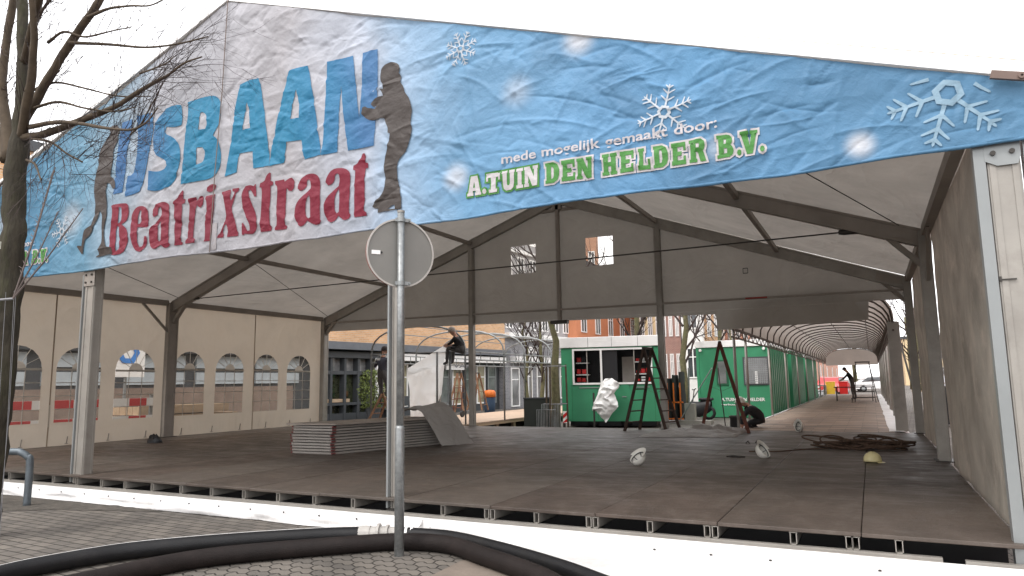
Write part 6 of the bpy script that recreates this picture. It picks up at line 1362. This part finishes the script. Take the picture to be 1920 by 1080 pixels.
for k in range(5):
    o_=k*.05; b.tube([(cx_-.2+o_,13.0,GZ),(cx_-.2+o_,13.0,.3),(cx_+.2+o_,13.0,.3),(cx_+.2+o_,13.0,GZ)],.012,4); b.tube([(cx_-.2+o_,13.3,GZ),(cx_-.2+o_,13.35,.45),(cx_+.2+o_,13.35,.45),(cx_+.2+o_,13.3,GZ)],.012,4)
b.build('frame',STEEL,t_); 
# stack of wrapped dark trees/crates with orange straps between the kiosks
bx0=at(1252,795,1,17.6).x; bx1=at(1288,795,1,17.6).x
for i in range(3):
    xx=bx0+(bx1-bx0)*i/3; w_=(bx1-bx0)/3
    t_=thing('wrapped_bundle','upright black wrapped bundle with orange straps, '+('left','middle','right')[i]+' one of three beside the first kiosk','bundle',(xx+w_/2,17.6,GZ),'black wrapped bundles')
    b=MB(); b.grid(lambda u,v:(xx+w_/2+w_*.5*math.cos(6.283*u)*(1-.25*v)+.04*noise.noise(V(u*8,v*5,i)),17.6+.25*math.sin(6.283*u),GZ+.1+(1.35+.1*i)*v+.03*noise.noise(V(u*5,v,i))),14,10); b.build('wrap',mat('bundle_wrap',(.03,.035,.032),.7,bump=.5,bs=8) if i==0 else bpy.data.materials['bundle_wrap'],t_,True)
    b=MB()
    for zz in (GZ+.12,.35): b.box(xx,17.3,zz,xx+w_-.02,17.33,zz+.045)
    b.box(xx+w_*.4,17.3,GZ+.17,xx+w_*.4+.04,17.33,1.0); b.build('strap',ORANGE,t_)
# hand truck pole, tubes
t_=thing('hand_winch','grey winch stand with tilted pole between the bundles and the lettered container','winch',at(1300,792,1,17.0))
p=at(1293,795,1,17.0); b=MB(); b.tube([V(p.x,17,GZ+.05),V(at(1291,690,1,17).x,17,at(1291,690,1,17).z)],.03,6); b.build('mast',STEEL,t_)
b=MB(); b.tube([V(p.x-.3,16.8,GZ+.05),V(at(1335,700,1,16.4).x,16.4,at(1335,690,1,16.4).z)],.02,6); b.build('tilted_pole',ALUL,t_)
b=MB(); b.box(p.x-.35,16.8,GZ,p.x+.7,17.3,GZ+.12); b.box(p.x-.1,16.85,GZ+.12,p.x+.2,17.15,.35); b.build('base',ALU,t_)
t_=thing('parked_scooter','dark scooter standing left of the lettered container','scooter',at(1305,790,1,19.5))
p=V(at(1300,790,1,19.5).x,19.5,GZ)
for dx in (-.05,1.05-.5): 
    b=MB(); b.lathe((p.x+dx,19.5,GZ+.24),[(.15,-.05),(.24,-.05),(.24,.05),(.15,.05)],16,'y'); b.build('wheel',BLACK,t_,True)
b=MB(); b.grid(lambda u,v:(p.x-.1+.75*u,19.5+.16*math.cos(6.283*v),.05+.18*math.sin(6.283*v)*(1+.6*math.sin(3.1*u))+.25*abs(u-.4)),12,10); b.build('body',BLACK,t_,True)
b=MB(); b.tube([(p.x-.02,19.5,.1),(p.x+.08,19.5,.72),(p.x+.08,19.25,.76)],.02,6); b.tube([(p.x+.08,19.5,.74),(p.x+.08,19.78,.78)],.02,6); b.build('handlebar',DSTEEL,t_)
b=MB(); b.box(p.x+.25,19.36,.36,p.x+.72,19.64,.46); b.build('seat',BLACK,t_,bevel=.03)
t_=thing('black_barrel','dark round barrel table between the ladder and the lettered container','barrel',at(1382,790,1,12.6))
p=V(at(1383,790,1,12.6).x,12.6,GZ); b=MB(); b.lathe(tuple(p),[(0,0),(.16,0),(.19,.2),(.18,.42),(.2,.44),(.2,.48),(0,.48)],16); b.build('barrel',BLACK,t_,True)
b=MB(); b.lathe((p.x,p.y,p.z+.46),[(.185,0),(.205,0),(.205,.03),(.185,.03)],16); b.build('rim',DSTEEL,t_)
# far end: ladder table, red stall, bins
x=13.9; y=29.0
stepladder('aluminium_ladder','tall dark step ladder standing far down the tunnel',V(x,y,1.75),V(x-.05,y-.55,0),V(x+.05,y+.55,0),V(1,.05,0),.4,DSTEEL,.75,6)
t_=thing('work_table','low work table across the tunnel floor behind the far ladder','table',(13.6,31,0))
b=MB(); b.box(12.6,30.7,.62,14.3,31.4,.66); b.build('top',WOODD,t_)
for xx in (12.7,14.2):
    for yy in (30.8,31.3): b=MB(); b.box(xx-.02,yy-.02,0,xx+.02,yy+.02,.62); b.build('leg',DSTEEL,t_)
def car(label,loc,rot,m,name='parked_car'):
    t_=thing(name,label,'car',loc); L_=4.1; W_=1.7
    prof=[(-2.05,.35),(-2.0,.75),(-1.5,.95),(-.85,1.42),(.75,1.45),(1.35,1.0),(1.95,.9),(2.05,.4)]
    M_=Matrix.Translation(Vector(loc))@Matrix.Rotation(rot,4,'Z')
    def pr(prof_,w0,w1,mm,nm,bev=.05):
        b=MB(); n=len(prof_); vs=[(x,-w0 if z<1.0 else -w1,z) for x,z in prof_]+[(x,w0 if z<1.0 else w1,z) for x,z in prof_]
        b.add([tuple(M_@Vector(v)) for v in vs],[tuple(range(n)),tuple(range(n,2*n))[::-1]]+[(i,(i+1)%n,(i+1)%n+n,i+n) for i in range(n)]); return b.build(nm,mm,t_,bevel=bev)
    pr(prof,.85,.68,m,'body'); pr([(-1.42,.98),(-.82,1.38),(.72,1.40),(1.25,1.02)],.862,.70,GLASSD,'window',.0)
    for xx in (-1.3,1.3):
        for yy in (-.78,.78):
            b=MB(); b.lathe((0,0,0),[(0,-.1),(.28,-.1),(.31,-.06),(.31,.06),(.28,.1),(0,.1)],18,'y'); b.v=[tuple(M_@Vector((x+xx,y_+yy,z+.31))) for x,y_,z in b.v]; wh=b.build('wheel',BLACK,t_,True)
            b=MB(); b.lathe((0,0,0),[(0,-.105),(.17,-.105),(.17,.105),(0,.105)],14,'y'); b.v=[tuple(M_@Vector((x+xx,y_+yy,z+.31))) for x,y_,z in b.v]; b.build('rim',ALUL,wh,True)
    for yy in (-.6,.6):
        for xx,mm,nm in ((-2.03,WHITEP,'headlight'),(2.0,RED,'tail_light')):
            b=MB(); b.box(xx-.05,yy-.14,.62,xx+.05,yy+.14,.76); b.v=[tuple(M_@Vector(v)) for v in b.v]; b.build(nm,mm,t_)
    return t_
RC=mat('red_car_paint',(.5,.03,.03),.3,spec=.6); SC=mat('silver_car_paint',(.4,.4,.42),.3,.4); WCR=mat('white_car_paint',(.75,.75,.75),.3)
car('red car parked beyond the tunnel end on the left',(11.4,56,GZ),R_(80),RC)
car('silver car parked right of the tunnel behind the posts',(17.6,33,GZ),R_(88),SC)
car('red car parked on the right behind the silver one',(18.2,46,GZ),R_(85),RC)
car('white car standing across the far street end',(14.6,70,GZ),R_(10),WCR)
def bin_(label,x,y,m,h=1.05):
    t_=thing('wheelie_bin',label,'bin',(x,y,GZ),'bins and crates along the tunnel')
    b=MB(); b.add([(x-.24,y-.26,GZ+.06),(x+.24,y-.26,GZ+.06),(x+.24,y+.26,GZ+.06),(x-.24,y+.26,GZ+.06),(x-.3,y-.33,GZ+h),(x+.3,y-.33,GZ+h),(x+.3,y+.33,GZ+h),(x-.3,y+.33,GZ+h)],[(0,3,2,1),(4,5,6,7),(0,1,5,4),(1,2,6,5),(2,3,7,6),(3,0,4,7)]); b.build('bin_body',m,t_,bevel=.02)
    b=MB(); b.box(x-.32,y-.35,GZ+h,x+.32,y+.36,GZ+h+.06); b.build('lid',m,t_,bevel=.02)
    for dx in (-.24,.24): b=MB(); b.lathe((x+dx,y+.26,GZ+.1),[(0,-.03),(.1,-.03),(.1,.03),(0,.03)],12,'x'); b.build('wheel',BLACK,t_)
bin_('yellow bin left of the far tunnel floor',11.6,49,YELL); bin_('red bin beside the yellow bin at the tunnel end',12.4,50,RED); bin_('black bin outside the right tunnel posts',15.9,17.5,BLACK); bin_('red crate bin outside the right tunnel posts',16.1,22,RED,.8)
# scaffold tubes and clamps lying left of the tunnel floor
for i,(x,y,lab) in enumerate(((10.95,44.5,'grey metal crate with pipes far left of the tunnel floor'),(10.9,46.5,'second grey metal crate with pipes left of the tunnel end'),(10.8,49,'third grey metal crate with pipes beyond the containers'))):
    t_=thing('pipe_crate',lab,'crate',(x,y,GZ))
    b=MB()
    for dx in (-.5,.5):
        for dy in (-.5,.5): b.box(x+dx-.03,y+dy-.03,GZ,x+dx+.03,y+dy+.03,.6)
    for zz in (GZ+.1,.2,.55):
        b.box(x-.47,y-.52,zz,x+.47,y-.48,zz+.04); b.box(x-.52,y-.47,zz,x-.48,y+.47,zz+.04); b.box(x+.48,y-.47,zz,x+.52,y+.47,zz+.04)
    b.build('frame',STEEL,t_); b=MB()
    for k in range(8): b.tube([(x-.4+.1*k,y-.7,GZ+.2+.05*(k%3)),(x-.4+.1*k,y+.6,GZ+.5+.05*(k%3))],.03,6)
    b.build('pipes',ALUL,t_)
# wooden A frames on the boardwalk near the white shop, orange bin
for i,(u,y,lab) in enumerate(((861,17.5,'orange brown trestle ladder standing on the boardwalk left of the rear tent post'),(895,19.5,'orange brown trestle ladder on the boardwalk right of the rear tent post'))):
    X_=at(u,700,1,y).x; stepladder('trestle_ladder',lab,V(X_,y,1.5),V(X_-.35,y,0),V(X_+.35,y,0),V(.1,1,0),.35,WOL,.35,5)
q=at(918,750,1,20.5); t_=thing('orange_bin','orange and blue litter bin beside the rear tent post','bin',(q.x,20.5,GZ)); b=MB(); b.lathe((q.x,20.5,GZ),[(0,0),(.2,0),(.24,.5),(.24,.95)],14); b.build('bin_body',mat('bin_blue',(.04,.07,.12)),t_,True); b=MB(); b.lathe((q.x,20.5,GZ+.8),[(.245,0),(.26,0),(.26,.2),(.2,.28),(0,.3)],14); b.build('bin_top',ORANGE,t_,True)
t_=thing('sack_truck','black hand trolley with a gas bottle on the boardwalk below the seated man','trolley',(3.6,12.5,0))
q=at(857,782,2,0); b=MB(); b.tube([q+V(-.15,0,.1),q+V(-.15,.1,1.0)],.018,6); b.tube([q+V(.15,0,.1),q+V(.15,.1,1.0)],.018,6)
for z in (.3,.6,.95): b.tube([q+V(-.15,.03,z),q+V(.15,.03,z)],.014,5)
b.build('frame',WOODR,t_); b=MB()
for s_ in (-1,1): b.lathe((q.x+s_*.2,q.y,.11),[(0,-.03),(.11,-.03),(.11,.03),(0,.03)],12,'x')
b.build('wheel',BLACK,t_)
# leaning pole outside right of tunnel
b=MB(); a=at(1683,625,1,16.); c_=at(1714,735,1,15.2); b.tube([a,c_,V(c_.x+.12,c_.y,GZ)],.025,6); o=b.build('leaning_pole',DSTEEL); tag(o,'dark pole leaning outside the right side of the tunnel','pole')
b=MB()
for k in range(3):
    z=.5+.3*k; b.box(15.6,26,z,17.6,26.9,z+.03)
for xx in (15.62,17.5): b.box(xx,26.1,GZ,xx+.06,26.16,1.7); b.box(xx,26.7,GZ,xx+.06,26.76,1.7)
o=b.build('market_rack',WOODL); tag(o,'pale shelf rack outside the right tunnel posts','rack')
